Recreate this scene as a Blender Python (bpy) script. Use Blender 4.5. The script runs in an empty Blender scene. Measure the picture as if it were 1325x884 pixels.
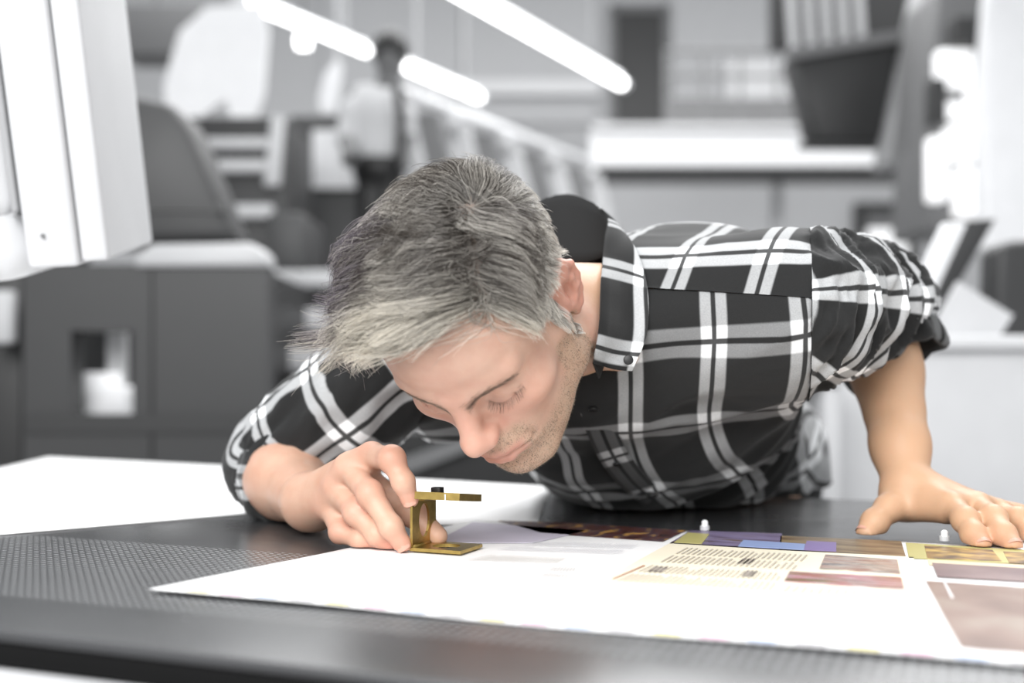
import bpy, bmesh, math, random
import numpy as np
from mathutils import Vector, Matrix, noise

# ------------------------------------------------------------------ camera, world, lights, exposure
scn = bpy.context.scene
COL = scn.collection
FPX, CU, CV = 1450.0, 662.5, 487.0      # focal length in pixels, principal column, horizon row
EYE = 1.05                               # camera height above the floor (table top is at 0.90)
TOP = 0.90

cam_d = bpy.data.cameras.new('camera')
cam = bpy.data.objects.new('camera', cam_d); COL.objects.link(cam)
cam.location = (0, 0, EYE); cam.rotation_euler = (math.pi / 2, 0, 0)
cam_d.sensor_width = 36.0; cam_d.lens = 36.0 * FPX / 1325.0
cam_d.shift_y = (CV - 442.0) / 1325.0
cam_d.clip_start = 0.02; cam_d.clip_end = 100
cam_d.dof.use_dof = True; cam_d.dof.focus_distance = 0.955; cam_d.dof.aperture_fstop = 2.4
scn.camera = cam

world = bpy.data.worlds.new('world'); scn.world = world; world.use_nodes = True
world.node_tree.nodes['Background'].inputs[0].default_value = (0.96, 0.98, 1.0, 1)
world.node_tree.nodes['Background'].inputs[1].default_value = 0.62

def area(name, loc, target, sx, sy, power, col=(1, 1, 1)):
    d = bpy.data.lights.new(name, 'AREA'); d.shape = 'RECTANGLE'; d.size = sx; d.size_y = sy
    d.energy = power; d.color = col
    o = bpy.data.objects.new(name, d); COL.objects.link(o); o.location = loc
    o.rotation_euler = (Vector(target) - Vector(loc)).to_track_quat('-Z', 'Y').to_euler()
    return o
area('ceiling_light_rear', (0.9, 3.0, 3.9), (0.1, 1.0, 0.9), 3.0, 1.6, 88)
area('front_key_light', (-0.9, -1.5, 2.7), (0.0, 1.0, 0.95), 2.6, 2.0, 120)  # unseen key light added low at the front left to brighten the face
area('ceiling_light_hall', (1.0, 7.5, 5.6), (1.0, 8.0, 0.0), 8.0, 5.0, 420)

vs = scn.view_settings
vs.view_transform = 'Standard'; vs.look = 'None'; vs.gamma = 1.0; vs.use_curve_mapping = False
vs.exposure = 0.42

# ------------------------------------------------------------------ helpers
def W(u, v, d):
    """world point seen at photo pixel (u, v) when it lies d metres in front of the camera"""
    return np.array([(u - CU) * d / FPX, d, EYE - (v - CV) * d / FPX])
def TP(u, v, lift=0.0):
    """point on the table top"""
    d = FPX * (EYE - TOP) / (v - CV)
    return np.array([(u - CU) * d / FPX, d, TOP + lift])

def tag(o, label, cat, group=None):
    o['label'] = label; o['category'] = cat
    if group: o['group'] = group
    return o
def structure(o, label=None):
    o['kind'] = 'structure'
    if label: o['label'] = label
    return o
def empty(name, loc):
    o = bpy.data.objects.new(name, None); COL.objects.link(o)
    o.location = tuple(float(c) for c in loc); o.empty_display_size = 0.05
    return o
def attach(o, parent):
    """parent a mesh whose vertices are in world coordinates"""
    if parent is not None:
        o.parent = parent
        o.matrix_parent_inverse = Matrix.Identity(4)
        base = world_loc(parent)
        o.location = Vector(o.location) - base
    return o
def world_loc(o):
    v = Vector((0, 0, 0))
    while o is not None:
        v += Vector(o.location); o = o.parent
    return v

def mesh_obj(name, V, F, mat=None, parent=None, smooth=True, uv=None, col=None, origin=None):
    """V (n,3) world verts, F (m,3|4) int array or list of lists"""
    V = np.asarray(V, dtype=np.float64)
    if origin is None: origin = V.mean(0)
    me = bpy.data.meshes.new(name)
    if isinstance(F, np.ndarray):
        n, k = F.shape
        me.vertices.add(len(V)); me.vertices.foreach_set('co', (V - origin).astype(np.float32).ravel())
        me.loops.add(n * k); me.loops.foreach_set('vertex_index', F.astype(np.int32).ravel())
        me.polygons.add(n)
        me.polygons.foreach_set('loop_start', np.arange(0, n * k, k, dtype=np.int32))
        me.update(calc_edges=True)
    else:
        me.from_pydata([tuple(p) for p in (V - origin)], [], [list(f) for f in F]); me.update()
    me.validate()
    if smooth: me.polygons.foreach_set('use_smooth', np.ones(len(me.polygons), dtype=bool))
    li = np.zeros(len(me.loops), dtype=np.int32); me.loops.foreach_get('vertex_index', li)
    if uv is not None:
        l = me.uv_layers.new(name='UVMap'); l.data.foreach_set('uv', np.asarray(uv, np.float32)[li].ravel())
    if col is not None:
        for nm, c in col.items():
            c = np.asarray(c, np.float32)
            if c.shape[1] == 3: c = np.concatenate([c, np.ones((len(c), 1), np.float32)], 1)
            a = me.color_attributes.new(nm, 'FLOAT_COLOR', 'POINT'); a.data.foreach_set('color', c.ravel())
    o = bpy.data.objects.new(name, me); COL.objects.link(o)
    o.location = tuple(float(c) for c in origin)
    if mat is not None: me.materials.append(mat)
    if parent is not None: attach(o, parent)
    return o

class MB:
    """collects shapes into one mesh (world coordinates)"""
    def __init__(s): s.v = []; s.f = []
    def poly(s, pts, faces):
        b = len(s.v); s.v += [tuple(float(c) for c in p) for p in pts]; s.f += [[b + i for i in f] for f in faces]
        return s
    def hexa(s, p):   # 8 corners: bottom 4 (ccw), top 4
        return s.poly(p, [(3, 2, 1, 0), (4, 5, 6, 7), (0, 1, 5, 4), (1, 2, 6, 5), (2, 3, 7, 6), (3, 0, 4, 7)])
    def box(s, c, sx, sy, sz, rz=0.0, tilt=None):
        M = Matrix.Rotation(rz, 3, 'Z')
        if tilt is not None: M = M @ tilt
        p = []
        for dz in (-.5, .5):
            for dx, dy in ((-.5, -.5), (.5, -.5), (.5, .5), (-.5, .5)):
                p.append(Vector(c) + M @ Vector((dx * sx, dy * sy, dz * sz)))
        return s.hexa(p)
    def prism(s, front, off):
        """front polygon (world pts) extruded by vector off"""
        n = len(front); front = [Vector(p) for p in front]; off = Vector(off)
        return s.poly(front + [p + off for p in front],
                      [list(range(n)), list(range(2 * n - 1, n - 1, -1))] + [(i, i + n, (i + 1) % n + n, (i + 1) % n) for i in range(n)])
    def tube(s, pts, r, n=10, cap=True):
        pts = [Vector(p) for p in pts]; rs = r if isinstance(r, (list, tuple)) else [r] * len(pts)
        b = len(s.v); up = Vector((0, 0, 1))
        for i, p in enumerate(pts):
            t = (pts[min(i + 1, len(pts) - 1)] - pts[max(i - 1, 0)]).normalized()
            a = t.cross(up)
            if a.length < 1e-3: a = t.cross(Vector((1, 0, 0)))
            a.normalize(); c = t.cross(a)
            for k in range(n):
                an = 2 * math.pi * k / n
                s.v.append(tuple(p + rs[i] * (math.cos(an) * a + math.sin(an) * c)))
        for i in range(len(pts) - 1):
            for k in range(n):
                s.f.append([b + i * n + k, b + i * n + (k + 1) % n, b + (i + 1) * n + (k + 1) % n, b + (i + 1) * n + k])
        if cap:
            s.f.append([b + k for k in range(n)][::-1]); e = b + (len(pts) - 1) * n
            s.f.append([e + k for k in range(n)])
        return s
    def build(s, name, mat, parent=None, bevel=0.0, seg=2, smooth=False, origin=None):
        o = mesh_obj(name, np.array(s.v), s.f, mat, None, smooth=smooth, origin=origin)
        bm = bmesh.new(); bm.from_mesh(o.data)
        bmesh.ops.recalc_face_normals(bm, faces=bm.faces)
        if bevel > 0:
            bmesh.ops.bevel(bm, geom=[e for e in bm.edges if e.is_manifold and e.calc_face_angle(0) > 0.3], offset=bevel,
                            segments=seg, affect='EDGES', profile=0.5, clamp_overlap=True)
            for f in bm.faces: f.smooth = True
        bm.to_mesh(o.data); bm.free()
        if bevel > 0:
            try: o.data.set_sharp_from_angle(angle=math.radians(50))
            except Exception: pass
        if parent is not None: attach(o, parent)
        return o

# ------------------------------------------------------------------ materials
MATS = {}
def mat(name, col, rough=0.5, metal=0.0, emit=0.0, noise_amt=0.06, nscale=12.0, bump=0.0, spec=0.5):
    if name in MATS: return MATS[name]
    m = bpy.data.materials.new(name); m.use_nodes = True; nt = m.node_tree; N = nt.nodes; L = nt.links
    b = N['Principled BSDF']; b.inputs['Roughness'].default_value = rough; b.inputs['Metallic'].default_value = metal
    b.inputs['Specular IOR Level'].default_value = spec
    tc = N.new('ShaderNodeTexCoord'); nz = N.new('ShaderNodeTexNoise'); nz.inputs['Scale'].default_value = nscale
    nz.inputs['Detail'].default_value = 4
    L.new(tc.outputs['Object'], nz.inputs['Vector'])
    r = N.new('ShaderNodeMapRange'); r.inputs['To Min'].default_value = 1 - noise_amt; r.inputs['To Max'].default_value = 1 + noise_amt
    L.new(nz.outputs['Fac'], r.inputs['Value'])
    mx = N.new('ShaderNodeVectorMath'); mx.operation = 'MULTIPLY'; mx.inputs[0].default_value = col
    L.new(r.outputs[0], mx.inputs[1]); L.new(mx.outputs[0], b.inputs['Base Color'])
    if emit > 0:
        b.inputs['Emission Color'].default_value = (1, 1, 1, 1); b.inputs['Emission Strength'].default_value = emit
    if bump > 0:
        bp = N.new('ShaderNodeBump'); bp.inputs['Strength'].default_value = bump; bp.inputs['Distance'].default_value = 0.002
        L.new(nz.outputs['Fac'], bp.inputs['Height']); L.new(bp.outputs[0], b.inputs['Normal'])
    MATS[name] = m
    return m
def g(v): return (v, v * 1.005, v * 1.02)
M_white = mat('white_plastic', g(0.86), 0.38)
M_paper = mat('white_paper', (0.90, 0.90, 0.90), 0.6, noise_amt=0.02)
M_lgrey = mat('light_grey_paint', g(0.55), 0.5)
M_mgrey = mat('mid_grey_paint', g(0.17), 0.5)
M_dgrey = mat('dark_grey_paint', g(0.032), 0.45)
M_black = mat('black_plastic', g(0.010), 0.45)
M_wall = mat('hall_wall_paint', g(0.52), 0.8)
M_steel = mat('galvanised_steel', g(0.55), 0.4, metal=0.5)
M_tube = mat('lit_tube', (1, 1, 1), 0.4, emit=4.5)
M_brass = mat('worn_brass', (0.42, 0.30, 0.095), 0.34, metal=1.0, noise_amt=0.35, nscale=140, bump=0.15)
M_floor = mat('hall_floor_concrete', g(0.30), 0.5, noise_amt=0.15, nscale=3)
M_glass_dark = mat('dark_glass', g(0.03), 0.12)
# ------------------------------------------------------------------ hall: floor, walls
structure(MB().poly([(-14, -4, 0), (14, -4, 0), (14, 15, 0), (-14, 15, 0), (-14, -4, -.2), (14, -4, -.2), (14, 15, -.2), (-14, 15, -.2)],
          [(0, 1, 2, 3), (7, 6, 5, 4), (0, 4, 5, 1), (1, 5, 6, 2), (2, 6, 7, 3), (3, 7, 4, 0)]).build('floor', M_floor), 'grey concrete floor of the print hall')
structure(MB().box((0, 14.15, 3.5), 28, .3, 7).build('wall_back', M_wall), 'pale grey back wall of the hall')
structure(MB().box((-12.2, 5, 3.5), .3, 20, 7).build('wall_left', M_wall), 'pale grey side wall beyond the press')
structure(MB().box((12.2, 5, 3.5), .3, 20, 7).build('wall_right', M_wall), 'pale grey side wall beyond the gantry')
def pbox(mb, u0, v0, u1, v1, d, th):
    """box whose front face fills the pixel rectangle at depth d"""
    a = W(u0, v1, d); b = W(u1, v0, d)
    return mb.hexa([(a[0], d, a[2]), (b[0], d, a[2]), (b[0], d + th, a[2]), (a[0], d + th, a[2]),
                    (a[0], d, b[2]), (b[0], d, b[2]), (b[0], d + th, b[2]), (a[0], d + th, b[2])])
def ppoly(mb, pts, d, th):
    return mb.prism([W(u, v, d) for u, v in pts], (0, th, 0))
PD = np.array([math.sin(math.radians(29.3)), math.cos(math.radians(29.3)), 0])   # direction of the press line

# door in the back wall, framed doorway under the gantry
o = structure(pbox(MB(), 797, 15, 858, 172, 13.90, .08).build('door_1', M_dgrey), 'dark door on the upper level of the back wall')
t = pbox(MB(), 791, 9, 797, 172, 13.88, .1); pbox(t, 858, 9, 864, 172, 13.88, .1); pbox(t, 791, 5, 864, 15, 13.88, .1)
t.build('door_frame', M_mgrey, o)
# big pale wall panels with joints
for i, (u0, u1) in enumerate(((420, 596), (600, 770), (870, 1020), (1024, 1190))):
    x = pbox(MB(), u0, -90, u1, 160, 13.93, .06).build('wall_panel', mat('wall_panel_paint', g(0.55), .8), bpy.data.objects['wall_back'])
# wall beam
tag(pbox(MB(), 560, 103, 775, 122, 12.5, .3).build('roof_beam', M_lgrey), 'pale horizontal beam running across the back wall', 'beam')

# mezzanine
mz = empty('mezzanine', W(980, 225, 10.5)); tag(mz, 'upper walkway with thick white edge beam and thin railing', 'walkway')
pbox(MB(), 765, 166, 1215, 214, 10.2, .25).build('edge_beam', mat('white_beam_paint', g(0.72), .5), mz)
pbox(MB(), 770, 214, 1215, 227, 10.25, .5).build('deck_underside', M_dgrey, mz)
pbox(MB(), 768, 160, 1215, 167, 10.15, .35).build('edge_flange', M_lgrey, mz)
pbox(MB(), 862, 132, 1060, 163, 11.6, .05).build('kick_panel', M_mgrey, mz)
for u in (862, 910, 958, 1006, 1052):
    MB().tube([W(u, 165, 10.4), W(u, 66, 10.4)], .02).build('rail_post', M_mgrey, mz)
for v in (66, 98, 130):
    MB().tube([W(862, v, 10.4), W(1056, v, 10.4)], .022).build('guard_rail', M_mgrey, mz)
pbox(MB(), 940, 78, 1046, 130, 12.2, .3).build('wall_cabinet', M_lgrey, mz)
for u in (1000,): pbox(MB(), u, 227, u + 14, 600, 10.8, .15).build('support_post', M_lgrey, mz)

# framed doorway with bright sign
fr = empty('glazed_hatch', W(1150, 350, 13.85)); tag(fr, 'dark framed hatch with bright glazing under the white walkway', 'window')
t = pbox(MB(), 1108, 262, 1188, 274, 13.85, .15); pbox(t, 1108, 274, 1122, 346, 13.85, .15); pbox(t, 1176, 274, 1188, 346, 13.85, .15); pbox(t, 1108, 338, 1188, 350, 13.85, .15)
t.build('frame', M_dgrey, fr)
pbox(MB(), 1122, 274, 1176, 296, 13.9, .1).build('upper_panel', M_mgrey, fr)
pbox(MB(), 1122, 296, 1176, 338, 13.9, .1).build('pane', mat('backlit_pane', g(.8), .3, emit=.5), fr)
tag(pbox(MB(), 1135, 352, 1200, 670, 8.3, .5).build('dark_locker', M_dgrey, None, bevel=.02), 'dark locker standing below the glazed hatch', 'locker')

# hopper / duct box hanging
hp = empty('feeder_hood', W(1095, 175, 6.5)); tag(hp, 'dark hanging hood with slatted guard and pale rim beam', 'hood')
ppoly(MB(), [(1028, 66), (1192, 40), (1150, 178), (1058, 178)], 6.2, .3).build('hood_body', M_dgrey, hp, bevel=.01)
ppoly(MB(), [(1020, 62), (1196, 34), (1194, 48), (1022, 76)], 6.15, .1).build('rim_beam', M_mgrey, hp)
pbox(MB(), 1000, -60, 1215, 60, 7.0, .12).build('back_plate', M_dgrey, hp)
for k in range(5):
    u = 1018 + k * 22
    ppoly(MB(), [(u, -40), (u + 9, -40), (u + 16, 66), (u + 7, 66)], 6.3, .06).build('guard_slat', M_lgrey, hp)
ppoly(MB(), [(1045, 178), (1160, 178), (1160, 184), (1045, 184)], 6.25, .25).build('hood_lip', M_black, hp)
tag(ppoly(MB(), [(1200, -40), (1250, -40), (1168, 212), (1146, 212)], 6.0, .25).build('slanted_column', mat('column_paint', g(.4), .5), None, bevel=.01), 'slanted pale steel column beside the dark hood', 'column')

# right-hand press unit (bright)
rp = empty('folding_unit', W(1270, 450, 5)); tag(rp, 'tall white machine housing with bright inspection windows at the gantry end', 'machine')
ppoly(MB(), [(1282, -60), (1420, -60), (1420, 330), (1272, 330), (1268, 120)], 4.6, .1).build('housing', M_white, rp, bevel=.04, seg=4)
ppoly(MB(), [(1215, -20), (1282, -60), (1275, 300), (1196, 300), (1205, 90)], 5.4, .5).build('side_frame', M_mgrey, rp, bevel=.03)
for (a, b, c, d2) in ((1216, 62, 1262, 110), (1222, 130, 1248, 150), (1228, 160, 1272, 205), (1240, 215, 1276, 280), (1205, 175, 1228, 260), (1256, 112, 1280, 155)):
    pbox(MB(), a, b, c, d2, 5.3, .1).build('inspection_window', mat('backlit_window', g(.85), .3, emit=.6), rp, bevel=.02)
for (a, b, c, d2) in ((1236, 20, 1290, 56), (1206, 100, 1226, 160)):
    pbox(MB(), a, b, c, d2, 5.25, .1).build('dark_grille', M_dgrey, rp, bevel=.01)

# delivery console right: slanted board, papers, dark seat back
cs = empty('console_board', W(1235, 430, 2.7)); tag(cs, 'tilted white display board with dark thick edge beside the checked sleeve', 'display')
ppoly(MB(), [(1222, 288), (1252, 288), (1186, 432), (1160, 420)], 2.42, .02).build('white_face', M_white, cs, bevel=.003)
ppoly(MB(), [(1252, 286), (1289, 283), (1218, 408), (1190, 432)], 2.64, .05).build('dark_edge', M_dgrey, cs, bevel=.003)
ppoly(MB(), [(1180, 425), (1212, 405), (1230, 437), (1190, 437)], 2.68, .05).build('stand_foot', M_mgrey, cs)
tag(ppoly(MB(), [(1240, 364), (1312, 408), (1290, 442), (1196, 442)], 2.5, .012).build('paper_pad', mat('grey_white_paper', g(.55), .6), None, bevel=.002), 'white paper pad propped on the grey cabinet', 'paper')
tag(ppoly(MB(), [(1290, 318), (1310, 310), (1400, 310), (1400, 442), (1286, 442)], 3.0, .12).build('dark_seat_back', M_dgrey, None, bevel=.04, seg=4), 'dark rounded seat back behind the paper pad', 'chair')
# pale cabinet behind the straight arm
cb = empty('grey_cabinet', (W(1250, 600, 2.45)[0], 2.7, 0)); tag(cb, 'plain pale grey cabinet behind the straight forearm', 'cabinet')
a = W(1078, 440, 2.4); b = W(1560, 440, 2.4)
MB().box(((a[0] + b[0]) / 2, 2.75, a[2] / 2), b[0] - a[0], .7, a[2] - .02).build('body', mat('cabinet_paint', g(.62), .45), cb, bevel=.008)
MB().box(((a[0] + b[0]) / 2, 2.74, a[2] - .006), b[0] - a[0] + .02, .74, .03).build('top_board', mat('cabinet_top', g(.68), .4), cb, bevel=.005)
ds = empty('steel_stool', (W(1055, 600, 2.9)[0], 2.95, 0)); tag(ds, 'mid grey upright panel with white cap block beneath the raised sleeve', 'stand')
pbox(MB(), 1000, 486, 1070, 1140, 2.28, .07).build('panel', mat('panel_grey', g(.24), .5), ds, bevel=.01)
pbox(MB(), 1048, 462, 1098, 500, 2.15, .12).build('cap_block', M_white, ds, bevel=.015)
pbox(MB(), 1066, 500, 1092, 1190, 2.17, .08).build('white_edge', M_lgrey, ds, bevel=.01)
bs = empty('low_shelf', W(900, 500, 3.3)); tag(bs, 'dark low shelving seen beneath the bent face', 'shelf')
pbox(MB(), 475, 560, 800, 940, 3.3, .4).build('body', M_black, bs)
ppoly(MB(), [(500, 600), (620, 560), (625, 575), (505, 622)], 3.25, .03).build('pale_strip', M_mgrey, bs)

# ------------------------------------------------------------------ fluorescent tubes and handrail along the press line
def along(u, v, d, u_stop):
    """from the point at (u,v,d) walk back along the press line until photo column u_stop"""
    p = W(u, v, d)
    # (p.x - t*D.x)/(p.y - t*D.y) = k
    k = (u_stop - CU) / FPX
    t = (p[0] - k * p[1]) / (PD[0] - k * PD[1])
    return p, p - t * PD
def lamp(label, u, v, d, u2, r, v_shift=0.0):
    p, q = along(u, v, d, u2)
    m = (p + q) / 2; L = empty('tube_light', m); tag(L, label, 'light', 'fluorescent tubes over the press')
    MB().tube([p, q], r, 14).build('tube', M_tube, L, smooth=True)
    off = np.array([0, 0, r * 1.5])
    MB().tube([p + off, q + off], r * .5, 4).build('housing', M_white, L)
    for e, s in ((p, 1), (q, -1)):
        MB().tube([e, e + PD * .05 * s], r * 1.02, 14).build('end_cap', M_white, L)
    for fr in (.2, .8):
        c = p + (q - p) * fr
        MB().tube([c + off, c + np.array([0, 0, 3.0])], .008, 6).build('hanger', M_lgrey, L)
lamp('lit tube light hanging behind the standing worker, far one of two in line', 620, 126, 8.6, 517, .032)
lamp('lit tube light in line with another, hanging over the hanging white sheet', 474, 66, 7.0, 318, .028)
lamp('long lit tube light hanging alone over the bent man', 804, 108, 5.6, 560, .028)
hr = empty('press_guard_rail', W(640, 290, 8)); tag(hr, 'pale guard rail with slanted white guards along the press', 'rail')
p, q = along(762, 212, 9.3, 505)
MB().tube([p, q], .045, 12).build('top_rail', M_white, hr, smooth=True)
for k in range(9):
    f = k / 8.0; c = p + (q - p) * f
    sc = c[1] / 9.0
    lo = np.array([c[0] + .10, c[1], c[2] - .75]); 
    MB().prism([c + np.array([-.05, 0, -.08]), c + np.array([.09, 0, -.08]), lo + np.array([.16, 0, 0]), lo + np.array([0.0, 0, 0])], (0.02, .06, 0)).build('slanted_guard', (M_lgrey, M_mgrey)[k % 2], hr)
    if k % 2 == 0:
        MB().tube([c + np.array([0, 0, .0]), c + np.array([0, 0, -.9])], .03).build('rail_post', M_lgrey, hr)
        MB().tube([c + np.array([-.05, -.02, -.1]), c + np.array([.05, -.02, -.1])], .06, 12).build('rail_joint', M_lgrey, hr)
pr = empty('printing_units', W(680, 450, 8)); tag(pr, 'pale grey run of printing units below the guard rail', 'machine')
P1 = p + np.array([.35, .85, -.45]); Q1 = q + np.array([.35, .85, -.45])
MB().hexa([(Q1[0], Q1[1], 0), (P1[0], P1[1], 0), (P1[0], P1[1] + .9, 0), (Q1[0], Q1[1] + .9, 0),
           tuple(Q1), tuple(P1), (P1[0], P1[1] + .9, P1[2]), (Q1[0], Q1[1] + .9, Q1[2])]).build('unit_casing', mat('casing_grey', g(.28), .5), pr)
for k in range(6):
    c = Q1 + (P1 - Q1) * (k + .5) / 6
    MB().box((c[0] + .02, c[1] - .03, c[2] - .5), .28, .05, .7, rz=-math.radians(60)).build('unit_door', (M_mgrey, M_lgrey)[k % 2], pr, bevel=.01)

# ------------------------------------------------------------------ left: press console, hood, steps, tower
pc = empty('press_console', W(190, 600, 2.9)); tag(pc, 'large dark grey press cabinet with a square inspection opening', 'machine')
def pface(mb, rects, d, th): 
    for r in rects: pbox(mb, *r, d, th)
    return mb
pface(MB(), [(30, 342, 92, 1000), (172, 342, 346, 1000), (92, 342, 172, 428), (92, 556, 172, 1000)], 2.8, .08).build('front_panel', mat('console_grey', g(.042), .45), pc)
pbox(MB(), 92, 428, 172, 556, 3.1, .05).build('opening_back', M_dgrey, pc)
pbox(MB(), 194, 344, 197, 600, 2.795, .006).build('panel_joint', M_black, pc)
ppoly(MB(), [(172, 345), (176, 330), (195, 316), (326, 314), (342, 326), (346, 345)], 2.78, .12).build('top_trim', mat('trim_light', g(.5), .4), pc, bevel=.01)
pbox(MB(), 30, 536, 346, 560, 2.79, .02).build('lower_band', M_dgrey, pc)
MB().tube([W(125, 540, 3.0), W(125, 482, 3.0)], .07, 20).build('white_roll', M_white, pc, smooth=True)
pbox(MB(), 96, 500, 165, 556, 2.92, .1).build('paper_stack', M_white, pc, bevel=.01)
pbox(MB(), 138, 430, 160, 545, 3.0, .04).build('white_upright', M_lgrey, pc)
hd = empty('press_hood', W(230, 310, 3.4)); tag(hd, 'sloping dark grey press hood behind the white operator panel', 'machine')
ppoly(MB(), [(120, 112), (222, 132), (246, 160), (308, 312), (120, 316)], 3.0, .2).build('hood_shell', mat('hood_grey', g(.05), .5), hd, bevel=.03)
ppoly(MB(), [(120, 262), (288, 264), (292, 274), (120, 272)], 2.99, .02).build('hood_seam', M_dgrey, hd)
tag(pbox(MB(), -140, 250, 30, 1000, 3.1, .5).build('side_cabinet', M_black, None, bevel=.01), 'black cabinet at the end of the press console', 'cabinet')
tag(pbox(MB(), -30, 376, 14, 444, 2.95, .04).build('wall_notice', M_lgrey, None, bevel=.006), 'pale notice fixed on the black cabinet', 'notice')
# steps up to the press
st = empty('press_steps', W(390, 600, 4)); tag(st, 'dark steps with pale treads leading up the press', 'stairs')
for k, (v0, v1, d) in enumerate(((520, 542, 3.5), (453, 481, 3.8), (400, 428, 4.1), (350, 371, 4.4))):
    pbox(MB(), 335, v0, 470, v1, d, .28).build('tread', M_lgrey, st, bevel=.01)
    pbox(MB(), 335, v1, 470, v1 + 90, d + .05, .2).build('riser', M_black, st)
pbox(MB(), 330, 350, 345, 926, 3.45, .9).build('stringer', M_black, st)
# slotted unit
su = empty('drying_unit', W(305, 330, 4.9)); tag(su, 'slotted press unit with pale frame behind the sloping hood', 'machine')
pbox(MB(), 240, 150, 372, 790, 5.0, .6).build('body', M_dgrey, su, bevel=.02)
for v0, v1 in ((178, 192), (206, 222), (264, 282)):
    pbox(MB(), 262, v0, 352, v1, 4.95, .06).build('frame_bar', M_lgrey, su, bevel=.01)
ppoly(MB(), [(350, 150), (366, 150), (360, 240), (340, 240)], 4.94, .06).build('frame_side', M_lgrey, su, bevel=.01)
pbox(MB(), 345, 275, 395, 350, 4.85, .5).build('lower_box', mat('box_grey', g(.06), .5), su, bevel=.02)
tw = empty('press_tower', W(430, 350, 6)); tag(tw, 'tall dark grey press tower with a white sheet fixed on it', 'machine')
pbox(MB(), 374, 148, 470, 740, 6.0, .8).build('body', mat('tower_grey', g(.06), .5), tw, bevel=.02)
pbox(MB(), 404, 168, 462, 243, 5.96, .02).build('white_sheet', M_white, tw)
tag(ppoly(ppoly(MB(), [(300, 5), (302, 5), (302, -500), (300, -500)], 5.61, .01), [(232, 40), (268, 8), (338, 5), (346, 40), (340, 120), (328, 158), (300, 160), (292, 128), (262, 150), (240, 166), (216, 162), (212, 110)], 5.6, .05).build('hanging_sheet', mat('glowing_sheet', g(.85), .6, emit=.08), None), 'bright white plastic sheet hanging above the drying unit', 'sheet')  # slight glow added to the material so the sheet looks bright
tag(ppoly(ppoly(MB(), [(412, 128), (420, 95), (434, 78), (442, 82), (438, 120), (432, 146), (415, 146)], 6.4, .04), [(436, 80), (438, 80), (438, -500), (436, -500)], 6.41, .01).build('hanging_cloth', M_white, None), 'white cloth hanging on a line beside the standing worker', 'cloth')
tag(pbox(pbox(MB(), 155, 5, 262, 70, 6.5, .3), 200, -700, 204, 5, 6.6, .02).build('overhead_duct', M_mgrey, None, bevel=.03), 'mid grey overhead duct behind the white operator panel', 'duct')
sl = tag(empty('spot_lamp', W(392, 54, 6.8)), 'small round lit lamp below the tube light in line', 'light')
MB().tube([W(385, 54, 6.8), W(400, 54, 6.8)], .04, 14).build('bulb', M_tube, sl)
MB().tube([W(392, 46, 6.8), W(392, -700, 6.8)], .006, 6).build('cord', M_dgrey, sl)
MB().tube([W(392, 46, 6.8), W(392, 40, 6.8)], .03, 12).build('holder', M_white, sl)
# ------------------------------------------------------------------ white operator panel, upper left, close to the camera
op = empty('operator_panel', W(90, 360, 1.25)); tag(op, 'white plastic operator panel housing hanging over the table corner', 'control panel')
def ring_loft(rings, name, m, parent, smooth=True, cap=True, sharp=None):
    n = len(rings[0]); V = np.array([p for r in rings for p in r]); F = []
    for i in range(len(rings) - 1):
        for k in range(n): F.append([i * n + k, i * n + (k + 1) % n, (i + 1) * n + (k + 1) % n, (i + 1) * n + k])
    if cap: F += [list(range(n))[::-1], [(len(rings) - 1) * n + k for k in range(n)]]
    o = mesh_obj(name, V, F, m, parent, smooth=smooth)
    bm = bmesh.new(); bm.from_mesh(o.data); bmesh.ops.recalc_face_normals(bm, faces=bm.faces); bm.to_mesh(o.data); bm.free()
    if sharp:
        o.data.set_sharp_from_angle(angle=math.radians(sharp))
    return o
# axis of the housing runs up and slightly left; cross-section: broad front face turned left, narrow side face turned to us
ax0 = W(84, 338, 1.22); ax1 = W(36, -40, 1.16)
axis = (ax1 - ax0); hgt = np.linalg.norm(axis); axis /= hgt
side = np.array([1, .12, 0.0]); side -= axis * side.dot(axis); side /= np.linalg.norm(side)
dep = np.cross(side, axis); dep /= np.linalg.norm(dep)
if dep[1] < 0: dep = -dep
def sect(c, w0, w1, d0, d1, r=.012, n=5):
    pts = []
    for (sx, sy, a0) in ((1, 1, 0), (-1, 1, 90), (-1, -1, 180), (1, -1, 270)):
        for k in range(n):
            a = math.radians(a0 + 90 * k / (n - 1))
            x = (w1 - r if sx > 0 else w0 + r) + r * math.cos(a); y = (d1 - r if sy > 0 else d0 + r) + r * math.sin(a)
            pts.append(c + side * x + dep * y)
    return pts
def slab(name, w0, w1, d0, d1, t0, t1, m, parent, r=.012, br=.02):
    rings = []
    for k in range(5):
        a = math.radians(90 * k / 4); ins = br * (1 - math.sin(a)); up = br * (1 - math.cos(a))
        rings.append(sect(ax0 + axis * (t0 + up), w0 + ins, w1 - ins, d0 + ins * .5, d1 - ins * .5, max(.002, r - ins * .3)))
    rings.append(sect(ax0 + axis * t1, w0, w1, d0, d1, r))
    return ring_loft(rings, name, m, parent, sharp=45)
M_opp = mat('panel_plastic', g(.62), .4)
slab('rear_shell', .022, .052, -.02, .22, .0, .42, M_opp, op, .005, .005)
_fs = slab('front_shell', -.032, .0215, -.025, .24, -.004, .42, M_opp, op, .005, .005)
slab('seam', -.02, .023, -.015, .2, .006, .42, M_mgrey, op, .004, .003)
slab('screen_bezel', -.155, -.0325, .01, .25, -.02, .42, M_opp, op, .028, .035)
_rp = slab('recess_panel', -.115, -.045, .004, .03, .05, .42, mat('panel_white', g(.55), .35), op, .01, .02)
slab('recess_edge_shade', -.048, -.040, -.004, .03, .05, .42, mat('panel_edge_shade', g(.38), .4), _rp, .003, .01)  # darker slab colours in the shadow along the recess
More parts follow.
